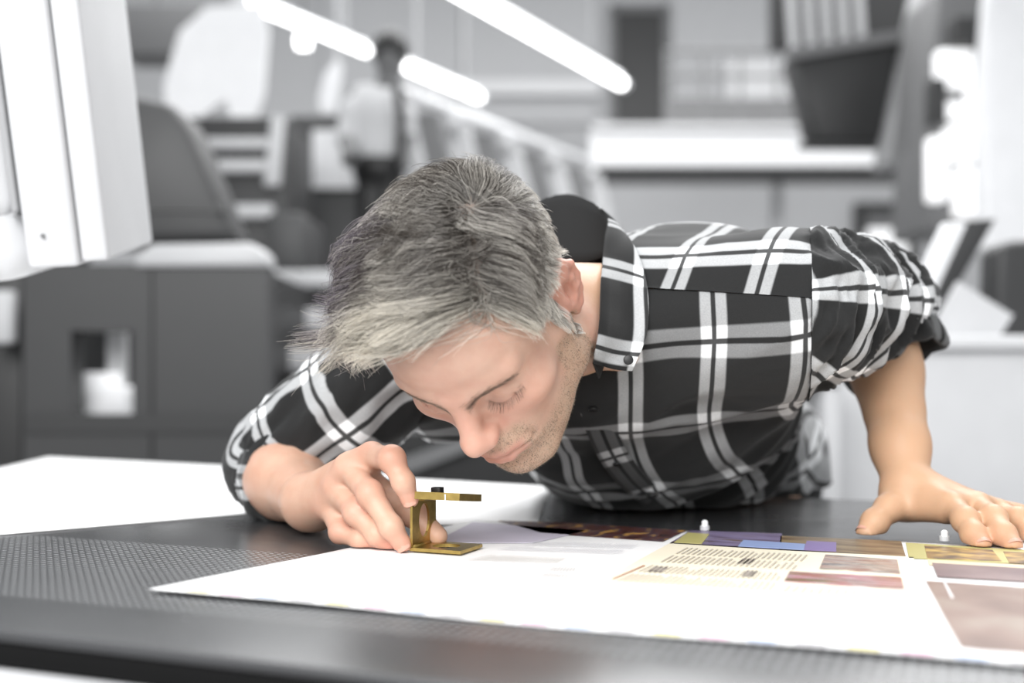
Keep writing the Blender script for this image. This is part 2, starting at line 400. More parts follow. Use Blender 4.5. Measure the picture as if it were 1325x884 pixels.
for (a, t) in ((-.012, .03), (-.1, -.008)):
    c = ax0 + side * a + axis * t + dep * (-.026 if a > -.05 else .008)
    MB().tube([c, c - dep * .002], .0022, 12).build('screw', M_mgrey, _fs)

# ------------------------------------------------------------------ table
TH = math.radians(22.0)
e1 = np.array([math.cos(TH), -math.sin(TH), 0]); e2 = np.array([math.sin(TH), math.cos(TH), 0])
def T(a, b, z=TOP): return e1 * a + e2 * b + np.array([0, 0, z])
F0, B0, A0, A1 = 0.497, 1.42, -1.53, 1.05
def perforated():
    m = bpy.data.materials.new('perforated_black_top'); m.use_nodes = True; N = m.node_tree.nodes; L = m.node_tree.links
    b = N['Principled BSDF']; b.inputs['Roughness'].default_value = .33; b.inputs['Specular IOR Level'].default_value = .8
    uv = N.new('ShaderNodeUVMap')
    mp = N.new('ShaderNodeMapping'); mp.inputs['Scale'].default_value = (1 / .0072, 1 / .0072, 1)
    L.new(uv.outputs[0], mp.inputs[0])
    fr = N.new('ShaderNodeVectorMath'); fr.operation = 'FRACTION'; L.new(mp.outputs[0], fr.inputs[0])
    sb = N.new('ShaderNodeVectorMath'); sb.operation = 'SUBTRACT'; sb.inputs[1].default_value = (.5, .5, 0); L.new(fr.outputs[0], sb.inputs[0])
    ln = N.new('ShaderNodeVectorMath'); ln.operation = 'LENGTH'; L.new(sb.outputs[0], ln.inputs[0])
    st = N.new('ShaderNodeMapRange'); st.inputs['From Min'].default_value = .33; st.inputs['From Max'].default_value = .25
    L.new(ln.outputs['Value'], st.inputs['Value'])
    # perforated field: only a band of the surface
    sp = N.new('ShaderNodeSeparateXYZ'); L.new(uv.outputs[0], sp.inputs[0])
    g1 = N.new('ShaderNodeMath'); g1.operation = 'GREATER_THAN'; g1.inputs[1].default_value = .58; L.new(sp.outputs['Y'], g1.inputs[0])
    g2 = N.new('ShaderNodeMath'); g2.operation = 'LESS_THAN'; g2.inputs[1].default_value = .81; L.new(sp.outputs['Y'], g2.inputs[0])
    mu = N.new('ShaderNodeMath'); mu.operation = 'MULTIPLY'; L.new(g1.outputs[0], mu.inputs[0]); L.new(g2.outputs[0], mu.inputs[1])
    m2 = N.new('ShaderNodeMath'); m2.operation = 'MULTIPLY'; L.new(mu.outputs[0], m2.inputs[0]); L.new(st.outputs[0], m2.inputs[1])
    nz = N.new('ShaderNodeTexNoise'); nz.inputs['Scale'].default_value = 30; nz.inputs['Detail'].default_value = 6
    cr = N.new('ShaderNodeMix'); cr.data_type = 'RGBA'; cr.inputs['A'].default_value = (.040, .041, .043, 1); cr.inputs['B'].default_value = (.20, .205, .21, 1)
    L.new(m2.outputs[0], cr.inputs['Factor']); L.new(cr.outputs['Result'], b.inputs['Base Color'])
    rr = N.new('ShaderNodeMapRange'); rr.inputs['To Min'].default_value = .18; rr.inputs['To Max'].default_value = .32
    L.new(nz.outputs['Fac'], rr.inputs['Value']); L.new(rr.outputs[0], b.inputs['Roughness'])
    bp = N.new('ShaderNodeBump'); bp.inputs['Strength'].default_value = .5; bp.inputs['Distance'].default_value = .0008
    L.new(m2.outputs[0], bp.inputs['Height']); L.new(bp.outputs[0], b.inputs['Normal'])
    return m
M_top = perforated()
tb = empty('inspection_table', tuple(T((A0 + A1) / 2, (F0 + B0) / 2, 0))); tag(tb, 'black inspection table with a dotted non-slip top', 'table')
mb = MB(); mb.hexa([T(A0, F0, TOP - .007), T(A1, F0, TOP - .007), T(A1, B0, TOP - .007), T(A0, B0, TOP - .007), T(A0, F0), T(A1, F0), T(A1, B0), T(A0, B0)])
tt = mb.build('table_top', M_top, None, bevel=.003, seg=3)
uvl = tt.data.uv_layers.new(name='UVMap'); base = np.array(tt.location)
for l in tt.data.loops:
    p = np.array(tt.data.vertices[l.vertex_index].co) + base
    uvl.data[l.index].uv = (p.dot(e1), p.dot(e2))
attach(tt, tb)
MB().hexa([T(A0 + .01, F0 - .001, TOP - .021), T(A1 - .01, F0 - .001, TOP - .021), T(A1 - .01, F0 + .03, TOP - .021), T(A0 + .01, F0 + .03, TOP - .021),
           T(A0 + .01, F0 - .001, TOP - .0071), T(A1 - .01, F0 - .001, TOP - .0071), T(A1 - .01, F0 + .03, TOP - .0071), T(A0 + .01, F0 + .03, TOP - .0071)]).build('edge_shade_strip', mat('edge_shade_black', g(.006), .8, spec=.1), tb, bevel=.002)  # near-black strip puts the unlit shade of the front edge into colour
MB().hexa([T(A0 + .03, F0 - .012, TOP - .2), T(A1 - .03, F0 - .012, TOP - .2), T(A1 - .03, B0 - .05, TOP - .2), T(A0 + .03, B0 - .05, TOP - .2),
           T(A0 + .03, F0 - .012, TOP - .0215), T(A1 - .03, F0 - .012, TOP - .0215), T(A1 - .03, B0 - .05, TOP - .0215), T(A0 + .03, B0 - .05, TOP - .0215)]).build('pale_apron', M_lgrey, tb, bevel=.004)
for a in (A0 + .1, A1 - .1):
    for b in (F0 + .07, B0 - .12):
        MB().box(tuple(T(a, b, (TOP - .2) / 2)), .07, .07, TOP - .2, rz=-TH).build('leg', M_lgrey, tb, bevel=.004)

# ------------------------------------------------------------------ loose white sheets lying on the table
def sheet_obj(name, pts, z, m, parent=None, nu=14, nv=10, bump=None, th=.0006):
    """four corners (world xy), bilinear patch with thickness"""
    p00, p10, p11, p01 = [np.array(p[:2]) for p in pts]; V = []
    for j in range(nv + 1):
        for i in range(nu + 1):
            s, t = i / nu, j / nv
            q = (p00 * (1 - s) + p10 * s) * (1 - t) + (p01 * (1 - s) + p11 * s) * t
            V.append((q[0], q[1], z + (bump(s, t) if bump else 0)))
    F = [[j * (nu + 1) + i, j * (nu + 1) + i + 1, (j + 1) * (nu + 1) + i + 1, (j + 1) * (nu + 1) + i] for j in range(nv) for i in range(nu)]
    n = len(V); V2 = V + [(x, y, zz - th) for x, y, zz in V]
    F2 = F + [[i + n for i in f][::-1] for f in F]
    edge = [i for i in range(nu + 1)] + [j * (nu + 1) + nu for j in range(1, nv + 1)] + [nv * (nu + 1) + i for i in range(nu - 1, -1, -1)] + [j * (nu + 1) for j in range(nv - 1, 0, -1)]
    for k in range(len(edge)):
        a, b2 = edge[k], edge[(k + 1) % len(edge)]
        F2.append([a, a + n, b2 + n, b2])
    return mesh_obj(name, np.array(V2), F2, m, parent, smooth=True)
shA = [TP(-600, 745), TP(500, 650), TP(520, 616), TP(62, 593)]; _bc = TP(215, 646)
def bumpA(s, t):
    q_ = (shA[0] * (1 - s) + shA[1] * s) * (1 - t) + (shA[3] * (1 - s) + shA[2] * s) * t
    return .016 * math.exp(-((q_[0] - _bc[0]) / .045) ** 2 - ((q_[1] - _bc[1]) / .05) ** 2)
tag(sheet_obj('blank_sheet', shA, TOP + .0012, M_paper, bump=bumpA, nu=60, nv=40), 'large blank white sheet with a small buckle by the dark press cabinet', 'paper')
tag(sheet_obj('blank_sheet', [TP(440, 682), TP(696, 678), TP(712, 631), TP(440, 616)], TOP + .0012, M_paper), 'blank white sheet lying behind the brass loupe', 'paper')
tag(sheet_obj('blank_sheet', [TP(1262, 708), TP(1500, 716), TP(1500, 672), TP(1292, 659)], TOP + .0012, M_paper), 'blank white sheet under the flat hand, past its fingers', 'paper')

# ------------------------------------------------------------------ printed sheet
def photo_mat(name, cols, sc=(30, 200, 1), rough=.35):
    m = bpy.data.materials.new(name); m.use_nodes = True; N = m.node_tree.nodes; L = m.node_tree.links
    b = N['Principled BSDF']; b.inputs['Roughness'].default_value = rough
    tc = N.new('ShaderNodeTexCoord'); mp = N.new('ShaderNodeMapping'); mp.inputs['Scale'].default_value = sc; mr = N.new('ShaderNodeMapping'); mr.inputs['Rotation'].default_value = (0, 0, TH)
    L.new(tc.outputs['Object'], mr.inputs[0]); L.new(mr.outputs[0], mp.inputs[0])
    nz = N.new('ShaderNodeTexNoise'); nz.inputs['Scale'].default_value = 1.0; nz.inputs['Detail'].default_value = 5; L.new(mp.outputs[0], nz.inputs['Vector'])
    r = N.new('ShaderNodeValToRGB'); r.color_ramp.interpolation = 'LINEAR'
    el = r.color_ramp.elements
    while len(el) < len(cols): el.new(.5)
    for i, c in enumerate(cols):
        el[i].position = .36 + .28 * i / max(1, len(cols) - 1); el[i].color = (*c, 1)
    L.new(nz.outputs['Fac'], r.inputs[0]); L.new(r.outputs[0], b.inputs['Base Color'])
    return m
ps = empty('printed_sheet', TP(620, 760)); tag(ps, 'large printed proof sheet with colour photos and text columns', 'printed sheet')
c00, c01, c11 = TP(193, 769), TP(615, 675), TP(1330, 712)
bot = TP(1325, 868) ; dirb = (bot - c00) / np.linalg.norm(bot - c00)
c10 = c00 + dirb * 1.05; c11 = c01 + dirb * 0.80
wav = lambda s, t: .0004 + .0022 * (.5 + .5 * math.sin(s * 17)) * max(0, 1 - t * 5) ** 2 + .002 * max(0, 1 - s * 16) * (.5 + .5 * math.sin(t * 9)) * max(0, 1 - t * 1.6)
sheet_obj('paper', [c00, c10, c11, c01], TOP + .0012, M_paper, ps, nu=70, nv=30, bump=wav)
# printed areas lie in the ink layer just above the paper
INK = TOP + .0026
def ink(name, pix, m, dz=0.0):
    pts = [TP(u, v) for u, v in pix]
    V = [(p[0], p[1], INK + dz) for p in pts] + [(p[0], p[1], INK + dz - .0004) for p in pts]; n = len(pts)
    F = [list(range(n)), list(range(2 * n - 1, n - 1, -1))] + [(i, i + n, (i + 1) % n + n, (i + 1) % n) for i in range(n)]
    o = mesh_obj(name, np.array(V), F, m, ps, smooth=False)
    bm = bmesh.new(); bm.from_mesh(o.data); bmesh.ops.recalc_face_normals(bm, faces=bm.faces); bm.to_mesh(o.data); bm.free()
    return o
M_cream = mat('cream_ink', (.90, .83, .66), .55, noise_amt=.02)
M_lilac = mat('lilac_ink', (.62, .58, .68), .5, noise_amt=.1, nscale=20)
M_olive = mat('olive_ink', (.46, .42, .16), .5)
M_brown = photo_mat('brown_photo', [(.16, .10, .08), (.24, .16, .13), (.30, .24, .20)], (14, 14, 1))
M_dark = photo_mat('dark_photo', [(.02, .008, .01), (.10, .03, .02), (.05, .03, .05), (.45, .24, .06)], (60, 30, 1))
M_violet = photo_mat('violet_photo', [(.10, .07, .08), (.20, .16, .28), (.26, .22, .36), (.16, .11, .10)], (12, 60, 1))
M_gold = photo_mat('gold_photo', [(.08, .05, .03), (.30, .18, .05), (.55, .38, .10)], (40, 60, 1))
M_press = photo_mat('press_photo', [(.05, .03, .03), (.5, .48, .46), (.30, .12, .08), (.65, .6, .5), (.06, .05, .04)], (16, 170, 1))
M_magenta = photo_mat('magenta_photo', [(.08, .07, .02), (.25, .20, .08), (.45, .10, .16), (.6, .58, .6), (.08, .03, .04)], (16, 170, 1))
M_ink = mat('text_ink', (.56, .51, .43), .6)
M_inkb = mat('bold_text_ink', (.26, .22, .20), .6)
M_inkr = mat('red_text_ink', (.40, .13, .06), .6)
ink('lilac_panel', [(560, 706), (690, 706), (760, 690), (655, 682), (612, 679)], M_lilac)
ink('dark_photo', [(700, 693), (858, 704), (888, 690), (724, 679), (645, 677)], M_dark)
ink('cream_panel', [(762, 764), (1198, 786), (1182, 725), (868, 706)], M_cream)
ink('violet_photo', [(866, 707), (1010, 716), (1012, 694), (893, 690)], M_violet)
ink('olive_corner', [(872, 706), (908, 708), (918, 695), (890, 693)], M_olive, .0003)
ink('blue_strip', [(955, 711), (1040, 716), (1042, 708), (962, 703)], mat('blue_ink', (.28, .36, .60), .5), .0003)
ink('purple_strip', [(1040, 716), (1082, 718), (1082, 706), (1044, 704)], mat('purple_ink', (.24, .18, .38), .5), .0003)
ink('brown_photo', [(1008, 716), (1172, 724), (1166, 704), (1010, 697)], photo_mat('umber_photo', [(.10, .06, .03), (.22, .15, .08), (.30, .22, .12)], (20, 60, 1)))
ink('press_photo', [(1060, 741), (1165, 748), (1161, 729), (1068, 722)], M_press, .0003)
ink('crowd_photo', [(1014, 758), (1171, 769), (1166, 752), (1022, 744)], M_magenta, .0003)
ink('olive_frame', [(1176, 726), (1330, 734), (1330, 716), (1172, 706)], M_olive)
ink('gold_photo', [(1200, 727), (1296, 731), (1284, 716), (1196, 710)], M_gold, .0003)
ink('gold_photo', [(1306, 733), (1380, 737), (1370, 722), (1298, 718)], M_gold, .0003)
ink('cream_band', [(1202, 735), (1345, 744), (1340, 736), (1200, 728)], mat('tan_ink', (.7, .58, .40), .5))
ink('mauve_photo', [(1213, 751), (1400, 762), (1390, 744), (1206, 733)], photo_mat('mauve_photo_m', [(.14, .09, .10), (.24, .17, .17)], (14, 14, 1)), .0003)
ink('brown_photo', [(1244, 848), (1420, 858), (1400, 770), (1198, 756)], M_brown)
ink('fold_mark', [(1231, 779), (1234, 779), (1222, 757), (1220, 757)], M_white, .0004)
# colour control strip along the front edge of the sheet
cbm = [mat('strip_yellow', (.95, .85, .30), .5), mat('strip_pink', (.9, .5, .68), .5), mat('strip_blue', (.5, .62, .88), .5), mat('strip_grey', (.55, .53, .56), .5)]
for k in range(26):
    a = c00 + dirb * (.03 + k * .027); e2n = np.array([-dirb[1], dirb[0], 0])
    V = [a + e2n * .001, a + dirb * .016 + e2n * .001, a + dirb * .016 + e2n * .008, a + e2n * .008]
    zz = .0012 + TOP + wav((.03 + k * .027) / 1.05, .01) + .0006
    mesh_obj('colour_patch', np.array([(p[0], p[1], zz) for p in V]), [[0, 1, 2, 3]], cbm[k % 4], ps, smooth=False)
# text columns: short strokes in rows
rng = random.Random(5)
def text_block(name, quad, rows, per, m, fill=.8, width=.36, bold=0.0):
    """quad: pixel corners (left-front, right-front, right-back, left-back); rows of strokes running away from us"""
    P = [TP(*q) for q in quad]; V = []; F = []
    for r in range(rows):
        for k in range(per):
            s0 = (k + .1) / per; s1 = s0 + width / per
            t0 = (r + .08) / rows; t1 = t0 + fill / rows * (rng.uniform(.55, 1) if rng.random() < .25 else 1)
            c = []
            for s, t in ((s0, t0), (s1, t0), (s1, t1), (s0, t1)):
                q = (P[0] * (1 - s) + P[1] * s) * (1 - t) + (P[3] * (1 - s) + P[2] * s) * t
                c.append((q[0], q[1], INK + .0006))
            b = len(V); V += c; F.append([b, b + 1, b + 2, b + 3])
    o = mesh_obj(name, np.array(V), F, m, ps, smooth=False); o['kind'] = 'stuff'
    return o
text_block('text_column', [(795, 758), (1000, 771), (1018, 746), (846, 735)], 2, 26, M_ink)
text_block('text_column', [(852, 733), (1030, 743), (1050, 722), (890, 712)], 2, 24, M_ink)
text_block('text_column', [(1010, 772), (1170, 783), (1168, 772), (1022, 762)], 1, 14, M_ink)
text_block('heading_text', [(786, 757), (794, 757), (845, 735), (838, 734)], 1, 1, M_inkr)
text_block('heading_text', [(836, 746), (856, 747), (868, 738), (850, 737)], 1, 3, M_inkb, width=.6)
text_block('heading_text', [(958, 752), (974, 753), (984, 743), (968, 742)], 1, 3, M_inkb, width=.6)
text_block('heading_text', [(952, 735), (970, 736), (982, 727), (964, 726)], 1, 3, M_inkb, width=.6)
text_block('text_column', [(600, 730), (720, 734), (736, 726), (640, 722)], 1, 34, mat('pale_text_ink', (.60, .59, .55), .6))
text_block('text_column', [(640, 716), (800, 722), (830, 708), (700, 704)], 2, 40, mat('faint_text_ink', (.70, .70, .73), .6))
text_block('title_text', [(696, 752), (738, 756), (748, 738), (716, 736)], 2, 9, mat('pale_title_ink', (.55, .54, .52), .6))
for (u, v, w) in ((912, 690, 'beside the dark photo'), (1222, 704, 'beside the flat hand')):
    p = TP(u, v); k = empty('register_pin', (p[0], p[1], TOP + .004)); tag(k, 'small pale register pin at the sheet edge ' + w, 'pin')
    MB().tube([p + np.array([0, 0, .003]), p + np.array([0, 0, .007])], .0045, 14).build('collar', M_lgrey, k)
    MB().tube([p + np.array([0, 0, .007]), p + np.array([0, 0, .011]), p + np.array([0, 0, .0125])], [.003, .003, .0015], 14).build('knob', M_white, k)

# ------------------------------------------------------------------ brass loupe
lp0 = TP(530, 718); LA = math.radians(23.5)
l1 = np.array([math.cos(LA), -math.sin(LA), 0]); l2 = np.array([math.sin(LA), math.cos(LA), 0]); l3 = np.array([0, 0, 1.0])
lz = TOP + .0032
def LP(a, b, c): return np.array([lp0[0], lp0[1], lz]) + l1 * a + l2 * b + l3 * c
lw, ldp, lh = .0475, .043, .0485
lo = empty('folding_loupe', LP(lw / 2, ldp / 2, 0)); tag(lo, 'small brass folding loupe pinched in the fingers on the printed sheet', 'loupe')
def lbox(mb, a0, a1, b0, b1, c0, c1):
    return mb.hexa([LP(a0, b0, c0), LP(a1, b0, c0), LP(a1, b1, c0), LP(a0, b1, c0), LP(a0, b0, c1), LP(a1, b0, c1), LP(a1, b1, c1), LP(a0, b1, c1)])
def holed_plate(origin, ex, ey, ez, w, h, th, hw, hh, n=28, cx=None, cy=None, name='plate', m=M_brass):
    """rectangular plate with an oval / square hole"""
    cx = w / 2 if cx is None else cx; cy = h / 2 if cy is None else cy
    outer, inner = [], []
    for k in range(n):
        a = 2 * math.pi * (k + .5) / n; c, s = math.cos(a), math.sin(a)
        inner.append((cx + hw * c, cy + hh * s))
        sc = min((w - cx if c > 0 else cx) / max(abs(c), 1e-6), (h - cy if s > 0 else cy) / max(abs(s), 1e-6))
        outer.append((cx + c * sc, cy + s * sc))
    # push the nearest samples onto the four corners
    for X, Y in ((0, 0), (w, 0), (w, h), (0, h)):
        i = min(range(n), key=lambda q: (outer[q][0] - X) ** 2 + (outer[q][1] - Y) ** 2); outer[i] = (X, Y)
    V = []; F = []
    for z in (0, th):
        for ring in (outer, inner):
            for x, y in ring: V.append(origin + ex * x + ey * y + ez * z)
    for k in range(n):
        j = (k + 1) % n
        F += [[k, j, n + j, n + k], [2 * n + k, 3 * n + k, 3 * n + j, 2 * n + j], [k, 2 * n + k, 2 * n + j, j], [n + k, n + j, 3 * n + j, 3 * n + k]]
    o = mesh_obj(name, np.array(V), F, m, lo, smooth=False)
    bm = bmesh.new(); bm.from_mesh(o.data); bmesh.ops.recalc_face_normals(bm, faces=bm.faces); bm.to_mesh(o.data); bm.free()
    return o
holed_plate(LP(0, 0, 0), l1, l2, l3, lw, ldp, .0028, .012, .012, name='base_plate')
holed_plate(LP(.0005, 0, .0035), l2, l3, l1, ldp, lh - .008, .0022, .0095, .0145, name='hinged_post')
_t = math.radians(6.5); l2t = l2 * math.cos(_t) - l3 * math.sin(_t); l3t = l3 * math.cos(_t) + l2 * math.sin(_t)
holed_plate(LP(.001, .0, lh - .0045), l1, l2t, l3t, lw - .002, ldp, .0062, .0125, .0125, name='lens_plate'); _lpl = bpy.data.objects['lens_plate']
_lc = LP(.001, 0, lh - .0045) + l1 * (lw / 2 - .001) + l2t * ldp / 2
MB().tube([_lc + l3t * .0015, _lc + l3t * .0045], .0122, 24).build('lens', M_glass_dark, _lpl)
MB().tube([LP(.0015, .002, lh - .004), LP(.0015, ldp - .002, lh - .0085)], .0026, 12).build('top_hinge', M_brass, lo, smooth=True)
MB().tube([LP(.0015, .002, .003), LP(.0015, ldp - .002, .003)], .0024, 12).build('bottom_hinge', M_brass, lo, smooth=True)
lbox(MB(), .002, .011, .034, .0425, lh - .004, lh + .002).build('hinge_tab', M_black, lo, bevel=.0006)
lbox(MB(), lw - .0145, lw - .0135, -.0003, .0, lh - .0055, lh + .0005).build('rim_mark', M_white, _lpl)
# ------------------------------------------------------------------ implicit-surface toolkit (smooth unions meshed with surface nets)
def smin(a, b, k):
    if k <= 0: return np.minimum(a, b)
    h = np.maximum(k - np.abs(a - b), 0) / k
    return np.minimum(a, b) - h * h * k * .25
class Field:
    def __init__(s, lo, hi, h):
        s.h = h; s.lo = np.array(lo, float)
        s.ax = [np.arange(lo[i], hi[i] + h, h, dtype=np.float32) for i in range(3)]
        s.D = np.full([len(a) for a in s.ax], 10.0, np.float32)
    def view(s, lo, hi):
        sl = []
        for i in range(3):
            a = max(0, int((lo[i] - s.ax[i][0]) / s.h)); b = min(len(s.ax[i]), int((hi[i] - s.ax[i][0]) / s.h) + 2)
            if b <= a: return None
            sl.append(slice(a, b))
        X = s.ax[0][sl[0]][:, None, None]; Y = s.ax[1][sl[1]][None, :, None]; Z = s.ax[2][sl[2]][None, None, :]
        return tuple(sl), X, Y, Z
    def apply(s, fn, lo, hi, k, sub=False):
        v = s.view(np.array(lo) - 2.5 * k - 3 * s.h, np.array(hi) + 2.5 * k + 3 * s.h)
        if v is None: return
        sl, X, Y, Z = v; d = fn(X, Y, Z)
        if sub: s.D[sl] = -smin(-s.D[sl], d, k)
        else: s.D[sl] = smin(s.D[sl], d, k)
    def ell(s, c, r, k=0.0, sub=False, R=None):
        c = np.array(c, float); r = np.array(r, float)
        def fn(X, Y, Z):
            x, y, z = X - c[0], Y - c[1], Z - c[2]
            if R is not None:      # rows of R are the local axes
                x, y, z = (R[0][0] * x + R[0][1] * y + R[0][2] * z, R[1][0] * x + R[1][1] * y + R[1][2] * z, R[2][0] * x + R[2][1] * y + R[2][2] * z)
            k0 = np.sqrt((x / r[0]) ** 2 + (y / r[1]) ** 2 + (z / r[2]) ** 2)
            k1 = np.sqrt((x / r[0] ** 2) ** 2 + (y / r[1] ** 2) ** 2 + (z / r[2] ** 2) ** 2) + 1e-9
            return (k0 * (k0 - 1) / k1).astype(np.float32)
        e = r if R is None else np.array([r.max()] * 3)
        s.apply(fn, c - e, c + e, k, sub)
    def cone(s, a, b, ra, rb, k=0.0, sub=False):
        a = np.array(a, float); b = np.array(b, float); ba = b - a; L2 = max(ba.dot(ba), 1e-12)
        def fn(X, Y, Z):
            x, y, z = X - a[0], Y - a[1], Z - a[2]
            t = np.clip((x * ba[0] + y * ba[1] + z * ba[2]) / L2, 0, 1)
            return (np.sqrt((x - t * ba[0]) ** 2 + (y - t * ba[1]) ** 2 + (z - t * ba[2]) ** 2) - (ra + (rb - ra) * t)).astype(np.float32)
        m = max(ra, rb); s.apply(fn, np.minimum(a, b) - m, np.maximum(a, b) + m, k, sub)
    def chain(s, pts, rs, k=0.0, sub=False, join=0.0):
        if not isinstance(rs, (list, tuple)): rs = [rs] * len(pts)
        for i in range(len(pts) - 1): s.cone(pts[i], pts[i + 1], rs[i], rs[i + 1], k, sub)
    def plane(s, n, o):
        """cut away the half space where (p-o).n > 0"""
        X = s.ax[0][:, None, None]; Y = s.ax[1][None, :, None]; Z = s.ax[2][None, None, :]
        s.D = np.maximum(s.D, ((X - o[0]) * n[0] + (Y - o[1]) * n[1] + (Z - o[2]) * n[2]).astype(np.float32))
    def sample(s, P):
        P = np.asarray(P, float); q = (P - np.array([a[0] for a in s.ax])) / s.h
        n = np.array(s.D.shape); q = np.clip(q, 0, n - 1.001); i = q.astype(int); f = q - i; r = 0
        for dx in (0, 1):
            for dy in (0, 1):
                for dz in (0, 1):
                    w = (f[..., 0] if dx else 1 - f[..., 0]) * (f[..., 1] if dy else 1 - f[..., 1]) * (f[..., 2] if dz else 1 - f[..., 2])
                    r = r + w * s.D[i[..., 0] + dx, i[..., 1] + dy, i[..., 2] + dz]
        return r
    def normal(s, P):
        P = np.asarray(P, float); e = s.h
        g_ = np.stack([s.sample(P + np.eye(3)[i] * e) - s.sample(P - np.eye(3)[i] * e) for i in range(3)], -1)
        return g_ / (np.linalg.norm(g_, axis=-1, keepdims=True) + 1e-12)
    def mesh(s, smooth=2):
        D = s.D; S = D < 0
        c = sum(S[i:S.shape[0] - 1 + i, j:S.shape[1] - 1 + j, k:S.shape[2] - 1 + k].astype(np.int8) for i in (0, 1) for j in (0, 1) for k in (0, 1))
        act = (c > 0) & (c < 8); idx = np.full(act.shape, -1, np.int64); cells = np.argwhere(act); idx[act] = np.arange(len(cells))
        acc = np.zeros((len(cells), 3)); cnt = np.zeros(len(cells)); I, J, K = cells.T
        for axis in range(3):
            o1, o2 = [q for q in range(3) if q != axis]
            for a in (0, 1):
                for b in (0, 1):
                    p = np.zeros(3, int); p[o1] = a; p[o2] = b; q = p.copy(); q[axis] = 1
                    d0 = D[I + p[0], J + p[1], K + p[2]]; d1 = D[I + q[0], J + q[1], K + q[2]]
                    m = (d0 < 0) != (d1 < 0); t = np.where(m, d0 / np.where(m, d0 - d1, 1), 0)
                    pos = np.repeat(p[None].astype(float), len(cells), 0); pos[:, axis] += t
                    acc[m] += pos[m]; cnt[m] += 1
        V = (cells + acc / cnt[:, None]) * s.h + np.array([a[0] for a in s.ax])
        F = []
        for axis in range(3):
            o1, o2 = (axis + 1) % 3, (axis + 2) % 3
            A = [slice(None)] * 3; B = [slice(None)] * 3; A[axis] = slice(0, -1); B[axis] = slice(1, None)
            s0 = S[tuple(A)]; s1 = S[tuple(B)]; ch = np.argwhere(s0 != s1)
            ok = (ch[:, o1] > 0) & (ch[:, o2] > 0) & (ch[:, o1] < S.shape[o1] - 1) & (ch[:, o2] < S.shape[o2] - 1); ch = ch[ok]
            q = []
            for a, b in ((-1, -1), (0, -1), (0, 0), (-1, 0)):
                e = ch.copy(); e[:, o1] += a; e[:, o2] += b; q.append(idx[e[:, 0], e[:, 1], e[:, 2]])
            q = np.stack(q, 1); ins = s0[ch[:, 0], ch[:, 1], ch[:, 2]]
            q[~ins] = q[~ins][:, ::-1]; F.append(q)
        F = np.concatenate(F)
        if smooth:
            E = np.concatenate([F[:, [0, 1]], F[:, [1, 2]], F[:, [2, 3]], F[:, [3, 0]]]); n = len(V)
            deg = np.bincount(E[:, 0], minlength=n) + np.bincount(E[:, 1], minlength=n)
            for it in range(smooth):
                lam = .5 if it % 2 == 0 else -.45
                nb = np.stack([np.bincount(E[:, 0], V[E[:, 1], i], n) + np.bincount(E[:, 1], V[E[:, 0], i], n) for i in range(3)], 1) / np.maximum(deg, 1)[:, None]
                V = V + lam * (nb - V)
        return V, F
def vnormals(V, F):
    n = np.zeros_like(V)
    fn = np.cross(V[F[:, 2]] - V[F[:, 0]], V[F[:, 3]] - V[F[:, 1]])
    for c in range(4):
        for i in range(3): n[:, i] += np.bincount(F[:, c], fn[:, i], len(V))
    return n / (np.linalg.norm(n, axis=1, keepdims=True) + 1e-12)
def compact(V, F, keep, *extra):
    """keep only the faces in the boolean mask"""
    F = F[keep]; u = np.unique(F); m = np.full(len(V), -1, np.int64); m[u] = np.arange(len(u))
    return (V[u], m[F]) + tuple(e[u] for e in extra)
def sstep(a, b, x):
    t = np.clip((x - a) / (b - a), 0, 1); return t * t * (3 - 2 * t)
def fbm(P, sc, seed=0, octv=3):
    out = np.empty(len(P)); off = Vector((seed * 17.3, seed * 9.1, seed * 5.7))
    for i, p in enumerate(P): out[i] = noise.fractal(Vector(p) * sc + off, 1.0, 2.0, octv)
    return out
def strands(paths, r0, r1, sides=3):
    """paths (N,S,3) -> tapered tubes"""
    N_, S_, _ = paths.shape
    t = np.gradient(paths, axis=1); t /= np.linalg.norm(t, axis=2, keepdims=True) + 1e-12
    ref = np.array([0.31, 0.52, 0.79]); a = np.cross(t, ref); a /= np.linalg.norm(a, axis=2, keepdims=True) + 1e-12; b = np.cross(t, a)
    s = np.linspace(0, 1, S_)[None, :, None]
    r = (np.asarray(r0).reshape(-1, 1, 1) * (1 - s ** 2) + np.asarray(r1).reshape(-1, 1, 1) * s ** 2)
    V = np.stack([paths + r * (math.cos(2 * math.pi * k / sides) * a + math.sin(2 * math.pi * k / sides) * b) for k in range(sides)], 2)
    base = (np.arange(N_)[:, None, None] * S_ + np.arange(S_ - 1)[None, :, None]) * sides; k = np.arange(sides)[None, None, :]; k2 = (k + 1) % sides
    F = np.stack([base + k, base + k2, base + sides + k2, base + sides + k], -1).reshape(-1, 4)
    return V.reshape(-1, 3), F
